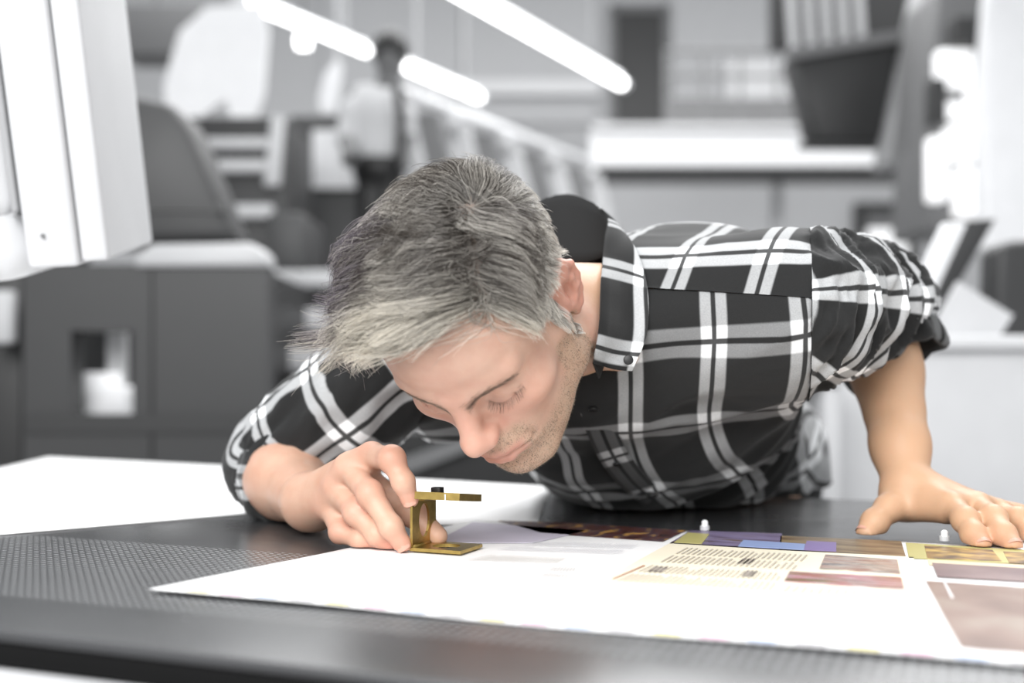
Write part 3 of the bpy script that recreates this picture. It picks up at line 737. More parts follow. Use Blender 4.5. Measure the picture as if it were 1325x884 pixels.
# ------------------------------------------------------------------ the man: head (modelled in centimetres in its own frame: x his left, y face, z crown)
HC = np.array([-.01847, .96057, EYE + .0458])
HR = np.array([[0.88484993, -0.1511325, -0.4406808], [-0.44879509, -0.53031436, -0.71927021], [0.12499426, -0.83422158, 0.53707615]])
def h2w(P): return HC + (np.asarray(P) * .01) @ HR.T
def w2h(P): return ((np.asarray(P) - HC) @ HR) * 100
NECK = np.array([.098, 1.085, EYE + .055])
nk = w2h(NECK)
fd = Field((-9.6, -13.5, -17), (13.5, 13.6, 14), .155)
fd.ell((0, -.3, 4.6), (7.5, 9.6, 8.3))
fd.ell((0, 3.2, 4.8), (6.5, 6.5, 5.2), 1.5)
fd.ell((0, 3.3, -1.2), (5.9, 6.0, 7.2), 2.0)
for s in (1, -1):
    fd.cone((5.2 * s, 0.8, -4.6), (1.9 * s, 7.0, -8.4), 1.5, 1.7, 2.2)
    fd.cone((6.0 * s, 1.0, 0), (5.2 * s, .8, -4.8), 1.4, 1.5, 2.0)
    fd.ell((4.3 * s, 6.0, -.6), (2.2, 2.2, 1.6), 1.8)
fd.ell((0, 4, -6), (4.4, 4.4, 3.4), 2.0)
fd.ell((0, 8.0, -8.5), (1.9, 1.8, 1.7), 1.6)
fd.ell((0, 7.3, -4.6), (3.3, 3.1, 2.7), 1.6)
for s in (1, -1):
    fd.cone((.8 * s, 9.1, 3.1), (4.7 * s, 7.3, 3.45), .95, .85, 1.0)
    fd.ell((3.1 * s, 9.8, 1.3), (1.8, 1.9, 1.15), .8, sub=True)
    fd.ell((3.2 * s, 7.1, 1.35), (1.5, 1.45, 1.35), .35)
# nose
fd.cone((0, 8.95, 2.7), (0, 10.85, -.8), .86, 1.0, 1.2)
fd.ell((0, 11.5, -1.25), (.9, .95, .92), .9)
for s in (1, -1):
    fd.ell((1.1 * s, 10.4, -1.75), (.62, 1.0, .64), 1.0)
    fd.ell((.62 * s, 10.75, -2.55), (.34, .6, .4), .25, sub=True)
    fd.chain([(1.95 * s, 10.2, -1.2), (2.1 * s, 9.9, -2.0), (1.6 * s, 9.95, -2.6)], .08, .35, sub=True)
fd.cone((0, 11.2, -2.0), (0, 10.2, -2.6), .38, .4, .4)
# lids, lashes line, crease
for s in (1, -1):
    fd.chain([(1.75 * s, 8.35, .85), (2.5 * s, 8.5, .4), (3.3 * s, 8.47, .30), (4.2 * s, 8.0, .55), (4.8 * s, 7.3, .9)], .26, .4)
    fd.chain([(1.8 * s, 8.6, .95), (2.5 * s, 8.75, .62), (3.3 * s, 8.7, .54), (4.2 * s, 8.15, .76), (4.75 * s, 7.5, 1.05)], .10, .14, sub=True)
    fd.chain([(2.0 * s, 8.4, 1.95), (3.2 * s, 8.6, 2.3), (4.7 * s, 7.6, 2.0)], .14, .25, sub=True)
# mouth
fd.chain([(-2.8, 8.75, -4.75), (-1.0, 10.15, -4.3), (0, 10.4, -4.4), (1.0, 10.15, -4.3), (2.8, 8.75, -4.75)], [.22, .34, .32, .34, .22], .5)
fd.chain([(-2.0, 9.1, -5.3), (-.9, 10.0, -5.5), (0, 10.15, -5.55), (.9, 10.0, -5.5), (2.0, 9.1, -5.3)], [.25, .42, .42, .42, .25], .5)
fd.chain([(-3.3, 8.45, -5.15), (-2.2, 9.45, -4.95), (-1.0, 10.35, -4.86), (0, 10.55, -4.9), (1.0, 10.35, -4.86), (2.2, 9.45, -4.95), (3.3, 8.45, -5.15)], .11, .22, sub=True)
fd.chain([(-1.3, 9.6, -6.75), (1.3, 9.6, -6.75)], .5, .9, sub=True)
for s in (1, -1):
    fd.chain([(2.1 * s, 9.6, -1.8), (2.9 * s, 9.2, -3.2), (3.5 * s, 8.4, -5.0)], .12, .6, sub=True)
# ears
for s in (1, -1):
    def ep(p, q, o=0.0):   # ear plane: p towards the back, q up, o outwards
        return (s * (7.15 + .42 * p + .12 * q * .3 + o), -.4 - p * .9 + .15 * q, 1.2 + q * .95)
    fd.ell(ep(.9, .2, -.15), (.62, 1.55, 2.5), .3)
    fd.ell(ep(.55, .0, .62), (.55, .8, 1.3), .4, sub=True)
    fd.chain([ep(-.1, .5, .15), ep(.1, 1.9, .25), ep(.9, 2.95, .2), ep(1.9, 2.8, .15), ep(2.6, 1.7, .1), ep(2.5, .1, .1), ep(1.9, -1.4, .1), ep(1.1, -2.5, .1)], [.3, .33, .36, .36, .34, .32, .32, .4], .25)
    fd.chain([ep(1.1, 1.7, .2), ep(1.7, .8, .2), ep(1.6, -.5, .2), ep(1.0, -1.5, .2)], [.28, .34, .34, .3], .3)
    fd.ell(ep(.55, -2.45, .05), (.45, .75, .8), .4)
    fd.ell(ep(.3, 1.5, -.35), (.7, 1.2, 1.3), .3)
    fd.ell((7.7 * s, -1.6, 3.2), (.8, 1.0, 1.1), .3)
    fd.ell(ep(-.15, -.25, .25), (.4, .4, .55), .35)
# neck
fd.cone((0.3, -2.6, -3.5), tuple(nk), 5.3, 5.4, 2.5)
fd.cone((4.3, -2.0, -2.5), (4.5 + nk[0] * .6, 1.5 + nk[1] * .5, -11), 1.6, 1.6, 2.0)
HV, HF = fd.mesh(2)
x, y, z = HV.T; ax = np.abs(x)
# hairline: lowest hair level by azimuth (0 face, 90 side, 180 back)
AZ = [0, 14, 28, 38, 48, 58, 66, 74, 79, 86, 90, 94, 108, 116, 126, 150, 180]
ZL = [8.7, 9.0, 9.6, 9.0, 6.6, 5.0, 3.4, 1.0, -2.2, -3.2, -2.4, 3.8, 4.0, 3.4, 2.0, -2.0, -3.0]
def hairline(x, y): return np.interp(np.degrees(np.arctan2(np.abs(x), y + .3)), AZ, ZL)
hz = z - hairline(x, y)
hairm = sstep(-.5, .5, hz) * (np.linalg.norm(HV - nk, axis=1) > 8)
ear = (ax > 7.3) & (y < 1.2) & (y > -4.5) & (z < 5.2) & (z > -2.5)
hairm = hairm * (1 - ear)
jawl = np.interp(y, [-1, 1, 3, 5, 7, 9], [-.5, -1.5, -3.2, -4.4, -5.0, -5.2])
stub = sstep(.6, -1.0, z - jawl) * sstep(-1.5, .8, y) * sstep(-15, -10, z)
mous = 1.2 * np.exp(-((z + 3.45) / .8) ** 2) * sstep(3.6, 2.4, ax) * (y > 8) * (z < -2.5)
gote = np.exp(-((ax - 3.0) / .7) ** 2) * (y > 7) * sstep(-2.8, -3.6, z)
chinm = sstep(-6.2, -7.0, z) * (y > 5)
side_b = sstep(2.6, 1.4, np.abs(y - 1.4)) * sstep(0, -1, z) * sstep(-9, -6, z) * (ax > 3.5)
stub = np.clip(np.maximum.reduce([stub * .9, mous, gote * .7, chinm, side_b]), 0, 1)
lipm = np.clip(np.exp(-((z + 4.45) / .36) ** 2) + np.exp(-((z + 5.4) / .42) ** 2), 0, 1) * sstep(2.9, 2.2, ax) * (y > 8.4)
stub = stub * (1 - lipm)
red = np.clip(np.exp(-((y - 11.3) / 1.6) ** 2 - (x / 2.2) ** 2) * .4 + ear * .7 + np.exp(-((ax - 3.6) / 2) ** 2 - ((z + 1.2) / 1.8) ** 2) * (y > 5) * .5 + .4 * np.exp(-((z + 1.8) / .5) ** 2 - ((ax - 1.9) / .4) ** 2) * (y > 8), 0, 1)
warm = np.clip(sstep(-4, -9, y + z * .4) + (np.linalg.norm(HV - nk, axis=1) < 8), 0, 1)
head_mask = np.stack([stub, lipm, red, np.zeros(len(HV))], 1)
scalp = hairm
HVW = h2w(HV); HFW = HF[:, ::-1].copy()    # local frame is mirrored

# ------------------------------------------------------------------ arms and hands (world coordinates)
def Pz(u, v, d): return W(u, v, d)
def hand_field(fd, wrist, mcps, fingers, thumb, rw, pads, k=.006):
    """metacarpals + finger chains. fingers: list of point lists, radii lists"""
    for m, r in mcps: fd.cone(wrist, m, rw, r, .012)
    for i in range(len(mcps) - 1): fd.cone(mcps[i][0], mcps[i + 1][0], mcps[i][1] * .92, mcps[i + 1][1] * .92, .008)
    for pts, rs in fingers:
        sub = Field(fd.lo, fd.lo, fd.h); sub.ax = fd.ax; sub.D = np.full(fd.D.shape, 10.0, np.float32)
        fd_chain(sub, pts, rs)
        fd.D = smin(fd.D, sub.D, .0035)
    sub = Field(fd.lo, fd.lo, fd.h); sub.ax = fd.ax; sub.D = np.full(fd.D.shape, 10.0, np.float32)
    fd_chain(sub, *thumb); fd.D = smin(fd.D, sub.D, .007)
def fd_chain(sub, pts, rs):
    n = len(pts)
    for i in range(n - 1): sub.cone(pts[i], pts[i + 1], rs[i] * .94, rs[i + 1] * .94 if i < n - 2 else rs[i + 1], .004)
    for i in range(1, n - 1): sub.ell(pts[i], (rs[i],) * 3, .005)     # knuckles
tz = TOP
# right hand (holds the loupe)
RW = Pz(402, 650, 1.06); RE = Pz(364, 616, 1.20)
rm = [(Pz(481, 590, .985), .0115), (Pz(451, 607, .992), .0118), (Pz(437, 632, 1.0), .011), (Pz(427, 657, 1.012), .0105)]
rf = [([Pz(481, 590, .985), Pz(507, 594, .951), Pz(522, 624, .943), Pz(530, 646, .946)], [.0112, .0112, .0092, .0078]),
      ([Pz(451, 607, .992), Pz(479, 639, .957), Pz(506, 682, .944), Pz(521, 705, .944)], [.0115, .0115, .0096, .0080]),
      ([Pz(437, 632, 1.0), Pz(461, 664, .968), Pz(488, 692, .956), Pz(505, 705, .957)], [.0112, .011, .0092, .0078]),
      ([Pz(427, 657, 1.012), Pz(441, 689, .982), Pz(466, 699, .968), Pz(486, 705, .966)], [.0102, .0098, .0085, .0072])]
rt = ([Pz(430, 655, 1.045), Pz(486, 640, 1.012), Pz(534, 664, .992), Pz(566, 694, .976)], [.018, .0145, .012, .009])
fr_ = Field((-.31, .91, TOP - .005), (-.045, 1.30, TOP + .12), .0019)
fr_.cone(RE, RW, .041, .026, .02); fr_.ell(RE + (RW - RE) * .25 + np.array([0, 0, .004]), (.043, .05, .040), .02)
hand_field(fr_, RW, rm, rf, rt, .021, None)
fr_.cone(Pz(412, 652, 1.05), Pz(450, 650, 1.0), .02, .014, .012)
fr_.cone(Pz(486, 640, 1.012), Pz(474, 606, .99), .011, .009, .012)
fr_.plane((0, 0, -1), (0, 0, TOP + .0030))
RV, RF = fr_.mesh(2)
# left hand (flat on the table) and straight forearm
LE = Pz(1137, 414, 1.235); LW = Pz(1172, 622, 1.085)
lm = [(Pz(1232, 654, 1.03), .0112), (Pz(1264, 655, 1.04), .0115), (Pz(1292, 664, 1.05), .011), (Pz(1318, 668, 1.07), .0105)]
lf = [([Pz(1232, 654, 1.03), Pz(1249, 673, 1.0), Pz(1260, 692, .982), Pz(1269, 705, .970)], [.0116, .0116, .0106, .0092]),
      ([Pz(1264, 655, 1.04), Pz(1285, 671, 1.0), Pz(1298, 692, .975), Pz(1309, 706, .962)], [.0118, .0118, .0108, .0094]),
      ([Pz(1292, 664, 1.05), Pz(1318, 672, 1.02), Pz(1334, 690, 1.0), Pz(1346, 700, .99)], [.0112, .0106, .0092, .0078]),
      ([Pz(1318, 668, 1.07), Pz(1346, 674, 1.05), Pz(1360, 686, 1.04), Pz(1372, 692, 1.03)], [.010, .0094, .0083, .0072])]
lt = ([Pz(1172, 645, 1.075), Pz(1150, 658, 1.06), Pz(1132, 676, 1.048), Pz(1122, 689, 1.04)], [.016, .0132, .0124, .0102])
fl_ = Field((.30, .92, TOP - .005), (.56, 1.31, TOP + .27), .0022)
fl_.chain([LE, LE + (LW - LE) * .35, LE + (LW - LE) * .8, LW], [.037, .032, .0255, .0235], .02)
fl_.cone(LE + (LW - LE) * .1 + np.array([-.006, 0, 0]), LE + (LW - LE) * .6, .033, .024, .02)
hand_field(fl_, LW + np.array([.002, -.004, -.008]), lm, lf, lt, .0185, None)
fl_.cone(Pz(1165, 650, 1.08), Pz(1222, 662, 1.035), .018, .010, .014)
fl_.plane((0, 0, -1), (0, 0, TOP + .0034))
LV, LF = fl_.mesh(2)
# ------------------------------------------------------------------ skin material
def skin_material():
    m = bpy.data.materials.new('skin'); m.use_nodes = True; N = m.node_tree.nodes; L = m.node_tree.links
    b = N['Principled BSDF']; b.inputs['Roughness'].default_value = .48; b.inputs['Specular IOR Level'].default_value = .4
    b.inputs['Subsurface Weight'].default_value = .18; b.inputs['Subsurface Radius'].default_value = (1.0, .35, .2); b.inputs['Subsurface Scale'].default_value = .006
    at = N.new('ShaderNodeVertexColor'); at.layer_name = 'masks'; sp = N.new('ShaderNodeSeparateColor'); L.new(at.outputs[0], sp.inputs[0])
    sc = N.new('ShaderNodeVertexColor'); sc.layer_name = 'scalp'; ss = N.new('ShaderNodeSeparateColor'); L.new(sc.outputs[0], ss.inputs[0])
    tc = N.new('ShaderNodeTexCoord')
    def nz(scale, det):
        n = N.new('ShaderNodeTexNoise'); n.inputs['Scale'].default_value = scale; n.inputs['Detail'].default_value = det; L.new(tc.outputs['Object'], n.inputs['Vector']); return n
    def mix(fac, a, bcol):
        x = N.new('ShaderNodeMix'); x.data_type = 'RGBA'
        if isinstance(fac, float): x.inputs['Factor'].default_value = fac
        else: L.new(fac, x.inputs['Factor'])
        if isinstance(a, tuple): x.inputs['A'].default_value = (*a, 1)
        else: L.new(a, x.inputs['A'])
        if isinstance(bcol, tuple): x.inputs['B'].default_value = (*bcol, 1)
        else: L.new(bcol, x.inputs['B'])
        return x.outputs['Result']
    n1 = nz(45, 5); r1 = N.new('ShaderNodeMapRange'); r1.inputs['From Min'].default_value = .35; r1.inputs['From Max'].default_value = .7; L.new(n1.outputs['Fac'], r1.inputs['Value'])
    c = mix(r1.outputs[0], (.60, .385, .295), (.54, .315, .235))
    c = mix(ss.outputs[1], c, (.54, .33, .20))       # tanned neck and arms
    def mul(a, k):
        q = N.new('ShaderNodeMath'); q.operation = 'MULTIPLY'; L.new(a, q.inputs[0])
        if isinstance(k, float): q.inputs[1].default_value = k
        else: L.new(k, q.inputs[1])
        return q.outputs[0]
    c = mix(mul(sp.outputs[2], .6), c, (.56, .20, .145))      # ruddy patches
    vo = N.new('ShaderNodeTexVoronoi'); vo.inputs['Scale'].default_value = 620; L.new(tc.outputs['Object'], vo.inputs['Vector'])
    vr = N.new('ShaderNodeMapRange'); vr.inputs['From Min'].default_value = .42; vr.inputs['From Max'].default_value = .18; L.new(vo.outputs['Distance'], vr.inputs['Value'])
    n2 = nz(120, 3); r2 = N.new('ShaderNodeMapRange'); r2.inputs['From Min'].default_value = .4; r2.inputs['From Max'].default_value = .6; r2.inputs['To Min'].default_value = .3; L.new(n2.outputs['Fac'], r2.inputs['Value'])
    c = mix(mul(sp.outputs[0], .42), c, (.38, .30, .20))
    c = mix(mul(mul(sp.outputs[0], vr.outputs[0]), mul(r2.outputs[0], .95)), c, (.09, .068, .05))
    c = mix(mul(sp.outputs[1], .55), c, (.44, .18, .14))
    c = mix(mul(ss.outputs[0], .9), c, (.15, .12, .10))
    L.new(c, b.inputs['Base Color'])
    bp = N.new('ShaderNodeBump'); bp.inputs['Strength'].default_value = .22; bp.inputs['Distance'].default_value = .0006
    n3 = nz(420, 4); L.new(n3.outputs['Fac'], bp.inputs['Height']); L.new(bp.outputs[0], b.inputs['Normal'])
    return m
M_skin = skin_material()
M_nail = mat('nail', (.60, .33, .25), .28, noise_amt=.04, nscale=200)

man = empty('person', (.28, 1.78, 0)); tag(man, 'grey-haired man in black and white checked shirt bending over the brass loupe', 'person')

# torso frame
A_ = np.array([.15, .47, -.19]); A_ /= np.linalg.norm(A_)
SL = np.array([.255, 1.035, EYE + .066]); SR = np.array([-.075, 1.175, EYE + .015])
L_ = SL - SR; L_ -= A_ * L_.dot(A_); L_ /= np.linalg.norm(L_)
N_ = np.cross(A_, L_); N_ /= np.linalg.norm(N_)         # chest normal: towards us and down
if N_[2] > 0: N_ = -N_
PEL = np.array([.27, 1.60, EYE - .11])
RT = np.stack([L_, A_, N_])
def torso(fd, gsh, arms=True):
    """gsh: how much looser than the body"""
    c = NECK + A_ * .19 + N_ * .02
    fd.ell(c - L_ * .008, (.152 + gsh, .21 + gsh, .108 + gsh), .05, R=RT)
    fd.cone(SR, SL, .062 + gsh, .062 + gsh, .05)
    fd.cone(NECK + N_ * -.020 + A_ * .035, SL + A_ * .03 - N_ * .004, .056 + gsh, .060 + gsh, .05); fd.cone(NECK + N_ * -.020 + A_ * .035, SR + A_ * .02, .056 + gsh, .06 + gsh, .05)
    fd.ell(NECK + A_ * .12 + N_ * -.055 + L_ * .055, (.13 + gsh, .10 + gsh, .092 + gsh), .05, R=RT)
    fd.ell(NECK + A_ * .40 + N_ * .015, (.155 + gsh, .20 + gsh, .108 + gsh), .06, R=RT)
    fd.cone(SL + A_ * .03 + N_ * .01 - L_ * .035, NECK + A_ * .26 + L_ * .06 + N_ * .03, .056 + gsh, .062 + gsh, .05)
# hidden body core and legs, so the figure is complete behind the table
fb = Field((-.2, .95, 0.0), (.56, 2.1, EYE + .18), .009)
torso(fb, -.022)
fb.ell(PEL, (.165, .12, .12), .06)
HIPL, HIPR = PEL + L_ * .085 * np.array([1, 1, 0]) + np.array([0, .05, -.02]), PEL - L_ * .085 * np.array([1, 1, 0]) + np.array([0, .05, -.02])
legs = []
for hp_, dx in ((HIPL, .03), (HIPR, -.03)):
    kn = np.array([hp_[0] + dx, hp_[1] + .08, .50]); an = np.array([hp_[0] + dx * 1.5, hp_[1] + .16, .10]); legs.append((hp_, kn, an))
    fb.chain([hp_, kn, an], [.085, .058, .042], .03)
    fb.chain([an, an + np.array([-.01, -.10, -.05]), an + np.array([-.012, -.2, -.065])], [.04, .035, .026], .02)
fb.cone(SL, LE, .040, .038, .02); fb.cone(SR, RE, .042, .038, .02)
_X, _Y, _Z = fb.ax[0][:, None, None], fb.ax[1][None, :, None], fb.ax[2][None, None, :]
_over = np.maximum(e2[0] * _X + e2[1] * _Y - (B0 + .012), _Z - (TOP + .012))      # keep the hidden core clear of the table
fb.D = np.maximum(fb.D, -_over.astype(np.float32))
BV, BF = fb.mesh(2)
# one body mesh: head and neck, arms with hands, covered core
def warmcol(n, w): return np.stack([np.zeros(n), np.full(n, w), np.zeros(n)], 1)
arm_red_r = np.clip(sum(np.exp(-(np.linalg.norm(RV - p, axis=1) / .012) ** 2) for pts, _ in rf for p in pts[:1] + pts[1:2] + pts[3:]) + .9 * np.exp(-(np.linalg.norm(RV - RE, axis=1) / .05) ** 2), 0, 1)
arm_red_l = np.clip(sum(np.exp(-(np.linalg.norm(LV - p, axis=1) / .012) ** 2) for pts, _ in lf for p in pts[3:]) * .6, 0, 1)
Vs = [HVW, RV, LV, BV]; Fs = [HFW, RF, LF, BF]
masks = [head_mask[:, :3], np.stack([0 * arm_red_r, 0 * arm_red_r, arm_red_r], 1), np.stack([0 * arm_red_l, 0 * arm_red_l, arm_red_l], 1), np.zeros((len(BV), 3))]
scl = [np.stack([scalp, warm * .8, 0 * warm], 1), warmcol(len(RV), .25), warmcol(len(LV), .9), warmcol(len(BV), .5)]
off = np.cumsum([0] + [len(v) for v in Vs])
body = mesh_obj('body', np.concatenate(Vs), np.concatenate([f + o_ for f, o_ in zip(Fs, off)]), M_skin, man, col={'masks': np.concatenate(masks), 'scalp': np.concatenate(scl)})
body['label'] = 'fair skin of head, neck and bare forearms'

# fingernails
def nail(tip, prev, r, out):
    tip, prev, out = map(np.array, (tip, prev, out)); t = (tip - prev) / np.linalg.norm(tip - prev); out = out - t * out.dot(t); out /= np.linalg.norm(out); sd = np.cross(t, out)
    V = []; nu, nv = 7, 6
    for j in range(nv):
        for i in range(nu):
            a = (i / (nu - 1) - .5) * 1.7; b = j / (nv - 1)
            rr = r * 1.02
            edge = 1 - .25 * (abs(i / (nu - 1) - .5) * 2) ** 3 * (1 if b > .5 else .6)
            V.append(tip + t * ((b - .80) * r * 1.55 * edge + r * .25) + out * (rr * math.cos(a) * (.97 - .12 * max(0, b - .75))) + sd * rr * math.sin(a) * .92)
    F = [[j * nu + i, j * nu + i + 1, (j + 1) * nu + i + 1, (j + 1) * nu + i] for j in range(nv - 1) for i in range(nu - 1)]
    return mesh_obj('fingernail', np.array(V), F, M_nail, man)
nail(rf[0][0][3], rf[0][0][2], rf[0][1][3], (-.25, -1, .25))
nail(rf[1][0][3], rf[1][0][2], rf[1][1][3], (-.25, -1, .35))
nail(lf[0][0][3], lf[0][0][2], lf[0][1][3], (.1, -.5, 1))
nail(lf[1][0][3], lf[1][0][2], lf[1][1][3], (.1, -.6, 1))
nail(lt[0][3], lt[0][2], lt[1][3], (-.6, .0, .7))

# ------------------------------------------------------------------ plaid cloth
def plaid(name, pu=.076, pv=.076, ou=0.0, ov=0.0, wu=.30, wv=.30, au=.42, av=.30):
    m = bpy.data.materials.new(name); m.use_nodes = True; N = m.node_tree.nodes; L = m.node_tree.links
    b = N['Principled BSDF']; b.inputs['Roughness'].default_value = .85; b.inputs['Specular IOR Level'].default_value = .2
    b.inputs['Sheen Weight'].default_value = .12
    uv = N.new('ShaderNodeUVMap'); sp = N.new('ShaderNodeSeparateXYZ'); L.new(uv.outputs[0], sp.inputs[0])
    def math_(op, a, c=None, c2=None):
        q = N.new('ShaderNodeMath'); q.operation = op
        for i, v in enumerate((a, c, c2)):
            if v is None: continue
            if isinstance(v, (int, float)): q.inputs[i].default_value = v
            else: L.new(v, q.inputs[i])
        return q.outputs[0]
    def band(coord, per, off_, w):
        f = math_('FRACT', math_('ADD', math_('DIVIDE', coord, per), off_)); d = math_('ABSOLUTE', math_('SUBTRACT', f, .5))
        def soft(x, a, c):
            r = N.new('ShaderNodeMapRange'); r.interpolation_type = 'SMOOTHSTEP'; r.inputs['From Min'].default_value = a; r.inputs['From Max'].default_value = c; L.new(x, r.inputs['Value']); return r.outputs[0]
        wide = soft(d, w * .5 + .015, w * .5 - .015); core = soft(d, .036, .018)
        thin = soft(math_('ABSOLUTE', math_('SUBTRACT', d, .40)), .016, .004)
        return wide, core, thin
    bu, cu_, tu = band(sp.outputs['X'], pu, ou, wu); bv, cv_, tv = band(sp.outputs['Y'], pv, ov, wv)
    val = math_('ADD', math_('MULTIPLY', bu, au), math_('MULTIPLY', bv, av))
    val = math_('ADD', val, .016)
    # white where bands cross
    val = math_('ADD', val, math_('MULTIPLY', math_('MULTIPLY', bu, bv), .22))
    dark = math_('MAXIMUM', cu_, cv_)
    val = math_('MULTIPLY', val, math_('SUBTRACT', 1.0, math_('MULTIPLY', dark, .93)))
    tc = N.new('ShaderNodeTexCoord'); nz = N.new('ShaderNodeTexNoise'); nz.inputs['Scale'].default_value = 900; nz.inputs['Detail'].default_value = 2; L.new(tc.outputs['Object'], nz.inputs['Vector'])
    r = N.new('ShaderNodeMapRange'); r.inputs['To Min'].default_value = .75; r.inputs['To Max'].default_value = 1.25; L.new(nz.outputs['Fac'], r.inputs['Value'])
    val = math_('MULTIPLY', val, r.outputs[0])
    cb = N.new('ShaderNodeCombineColor')
    for i in range(3): L.new(math_('MULTIPLY', val, (.985, 1.0, 1.01)[i]), cb.inputs[i])
    L.new(cb.outputs[0], b.inputs['Base Color'])
    bp = N.new('ShaderNodeBump'); bp.inputs['Strength'].default_value = .25; bp.inputs['Distance'].default_value = .0004; L.new(nz.outputs['Fac'], bp.inputs['Height']); L.new(bp.outputs[0], b.inputs['Normal'])
    return m
M_plaid = plaid('checked_cotton')
M_lining = mat('black_collar_lining', g(.012), .9, nscale=300)
M_black_cloth = mat('black_cloth', g(.014), .9, nscale=300)

# shirt volume
fs = Field((-.36, .93, TOP + .001), (.56, 1.86, EYE + .17), .0042)
torso(fs, 0.0)
fs.ell(PEL + np.array([0, -.05, .0]), (.165, .15, .125), .06)
TORSO_D = fs.D.copy()
fs.chain([SL - L_ * .01, SL + (LE - SL) * .35 + np.array([.008, -.008, .006]), SL + (LE - SL) * .7 + np.array([.010, -.004, .010]), LE + np.array([.003, -.002, .006]), LE + (LW - LE) * .12], [.058, .060, .056, .047, .042], .02)
fs.plane((0, 0, -1), (0, 0, TOP + .004))
# table edge: the shirt tail hangs behind it, cut at the waist
fs.plane(A_, NECK + A_ * .58)
NV0 = NECK
# neck opening
TV, TF = fs.mesh(4)
_D = fs.D; fs.D = TORSO_D; tors_d = fs.sample(TV); fs.D = _D
arm_ax = (LE - SL) / np.linalg.norm(LE - SL); arm_q = TV - SL; arm_t = arm_q @ arm_ax
arm_d = np.linalg.norm(arm_q - np.clip(arm_t, 0, 1)[:, None] * arm_ax, axis=1) - .060; is_arm = (arm_d < .024)
TN = vnormals(TV, TF)
q = TV - NECK
s_ = q @ L_; t_ = q @ A_; n_ = q @ N_
# soft folds: gentle sag waves and pull lines to the arm pit
def ridged(P, seed):
    return 1 - np.abs(fbm(P, 1.0, seed, 2)) * 2
def folds(V, amp, dirs, sc, seed):
    """ridged noise stretched along the first direction"""
    P = np.stack([V @ dirs[0] * sc[0], V @ dirs[1] * sc[1], V @ dirs[2] * sc[2]], 1)
    return amp * ridged(P, seed)
pull = (A_ * .35 - L_ * .9); pull /= np.linalg.norm(pull); pp = np.cross(pull, N_)
wgt = sstep(-.02, .03, n_)
dsp = folds(TV, .0085, (pull, pp, N_), (4, 16, 6), 3) * wgt + folds(TV, .002, (L_, A_, N_), (9, 16, 9), 5) + .004 * np.sin(t_ * 46 + s_ * 8) * sstep(.16, .26, t_) * wgt
ap = np.stack([arm_t * 26, (arm_q @ np.cross(arm_ax, [0, 0, 1.0])) * 12, arm_q[:, 2] * 12], 1)
sleeve_w = sstep(-.01, .015, (TV - W(1047, 380, 1.03)) @ np.array([.974, -.226, 0])) * sstep(.028, .012, arm_d)
sdsp = .014 * ridged(ap, 11) + .006 * ridged(ap * 2.0 + 3, 12) - .008
dsp = dsp * (1 - sleeve_w) + sdsp * sleeve_w
TV = TV + TN * dsp[:, None]
TV[:, 2] = np.maximum(TV[:, 2], TOP + .003)
# arc-length like coordinates down the front: mix of along-spine and chest-normal travel
dirt = A_ * .62 + N_ * .78
# --- shirt: cut into yoke, front/back body at clean seams
def catmull(pts, n):
    pts = [np.array(p, float) for p in pts]; out = []
    P = [2 * pts[0] - pts[1]] + pts + [2 * pts[-1] - pts[-2]]; m = len(pts) - 1
    for i in range(n):
        x = i / (n - 1) * m; k = min(int(x), m - 1); t = x - k; a, b, c, d = P[k:k + 4]
        out.append(.5 * ((2 * b) + (c - a) * t + (2 * a - 5 * b + 4 * c - d) * t * t + (3 * b - a - 3 * c + d) * t ** 3))
    return np.array(out)
ya, yb = W(838, 374, 1.03), W(1050, 391, .985)
yn = np.cross(yb - ya, A_ * .9 + N_ * -.25); yn /= np.linalg.norm(yn)
if yn[2] < 0: yn = -yn
ahn = np.array([.95, -.22, .0]); ahn /= np.linalg.norm(ahn); aho = W(1047, 380, 1.03)
_na = NECK - h2w((.3, -2.6, -3.5)); _na /= np.linalg.norm(_na); _nq = TV - NECK - np.array([-.022, .03, .022]); neck_d = np.where(_nq @ _na < .03, np.linalg.norm(_nq - (_nq @ _na)[:, None] * _na, axis=1), 1.0)
def panel(name, sel_list, uv, m, parent, inset=0.0):
    keep = ~(neck_d < .064)[TF].all(1)
    dist = [np.where(lim, (TV - o_) @ n, -1.0) for o_, n, lim in sel_list]
    for d in dist: keep &= (d[TF] < 0).any(1)
    V = TV.copy(); u = np.unique(TF[keep])
    for d, (o_, n, lim) in zip(dist, sel_list):
        ov = u[d[u] > 0]; V[ov] -= d[ov][:, None] * n
    Vc, Fc, UVc, Nc = compact(V, TF, keep, uv, TN)
    return mesh_obj(name, Vc + Nc * inset, Fc, m, parent, uv=UVc)
ALL = np.ones(len(TV), bool); ARM = is_arm
uv_front = np.stack([s_ + .012 * np.sin(t_ * 20), q @ dirt], 1)
ldir = (yb - ya) / np.linalg.norm(yb - ya); odir = np.cross(ldir, A_)
sdir = ldir
uv_yoke = np.stack([q @ ldir + (q @ N_) * .16, (q @ N_) * 1.0 + (q @ A_) * .15 - .15 * (q @ ldir)], 1)
M_front = plaid('checked_cotton_front', .076, .088, .30, .35, au=.31, av=.17)
M_yoke = plaid('checked_cotton_yoke', .079, .085, .68, .08, au=.33, av=.42)
shirt = panel('shirt', [(ya, yn, ALL), (aho, ahn, ARM)], uv_front, M_front, man)
shirt['label'] = 'black and white checked cotton shirt'
yoke = panel('yoke', [(ya, -yn, ALL), (aho, ahn, ARM)], uv_yoke, M_yoke, shirt, .0012)

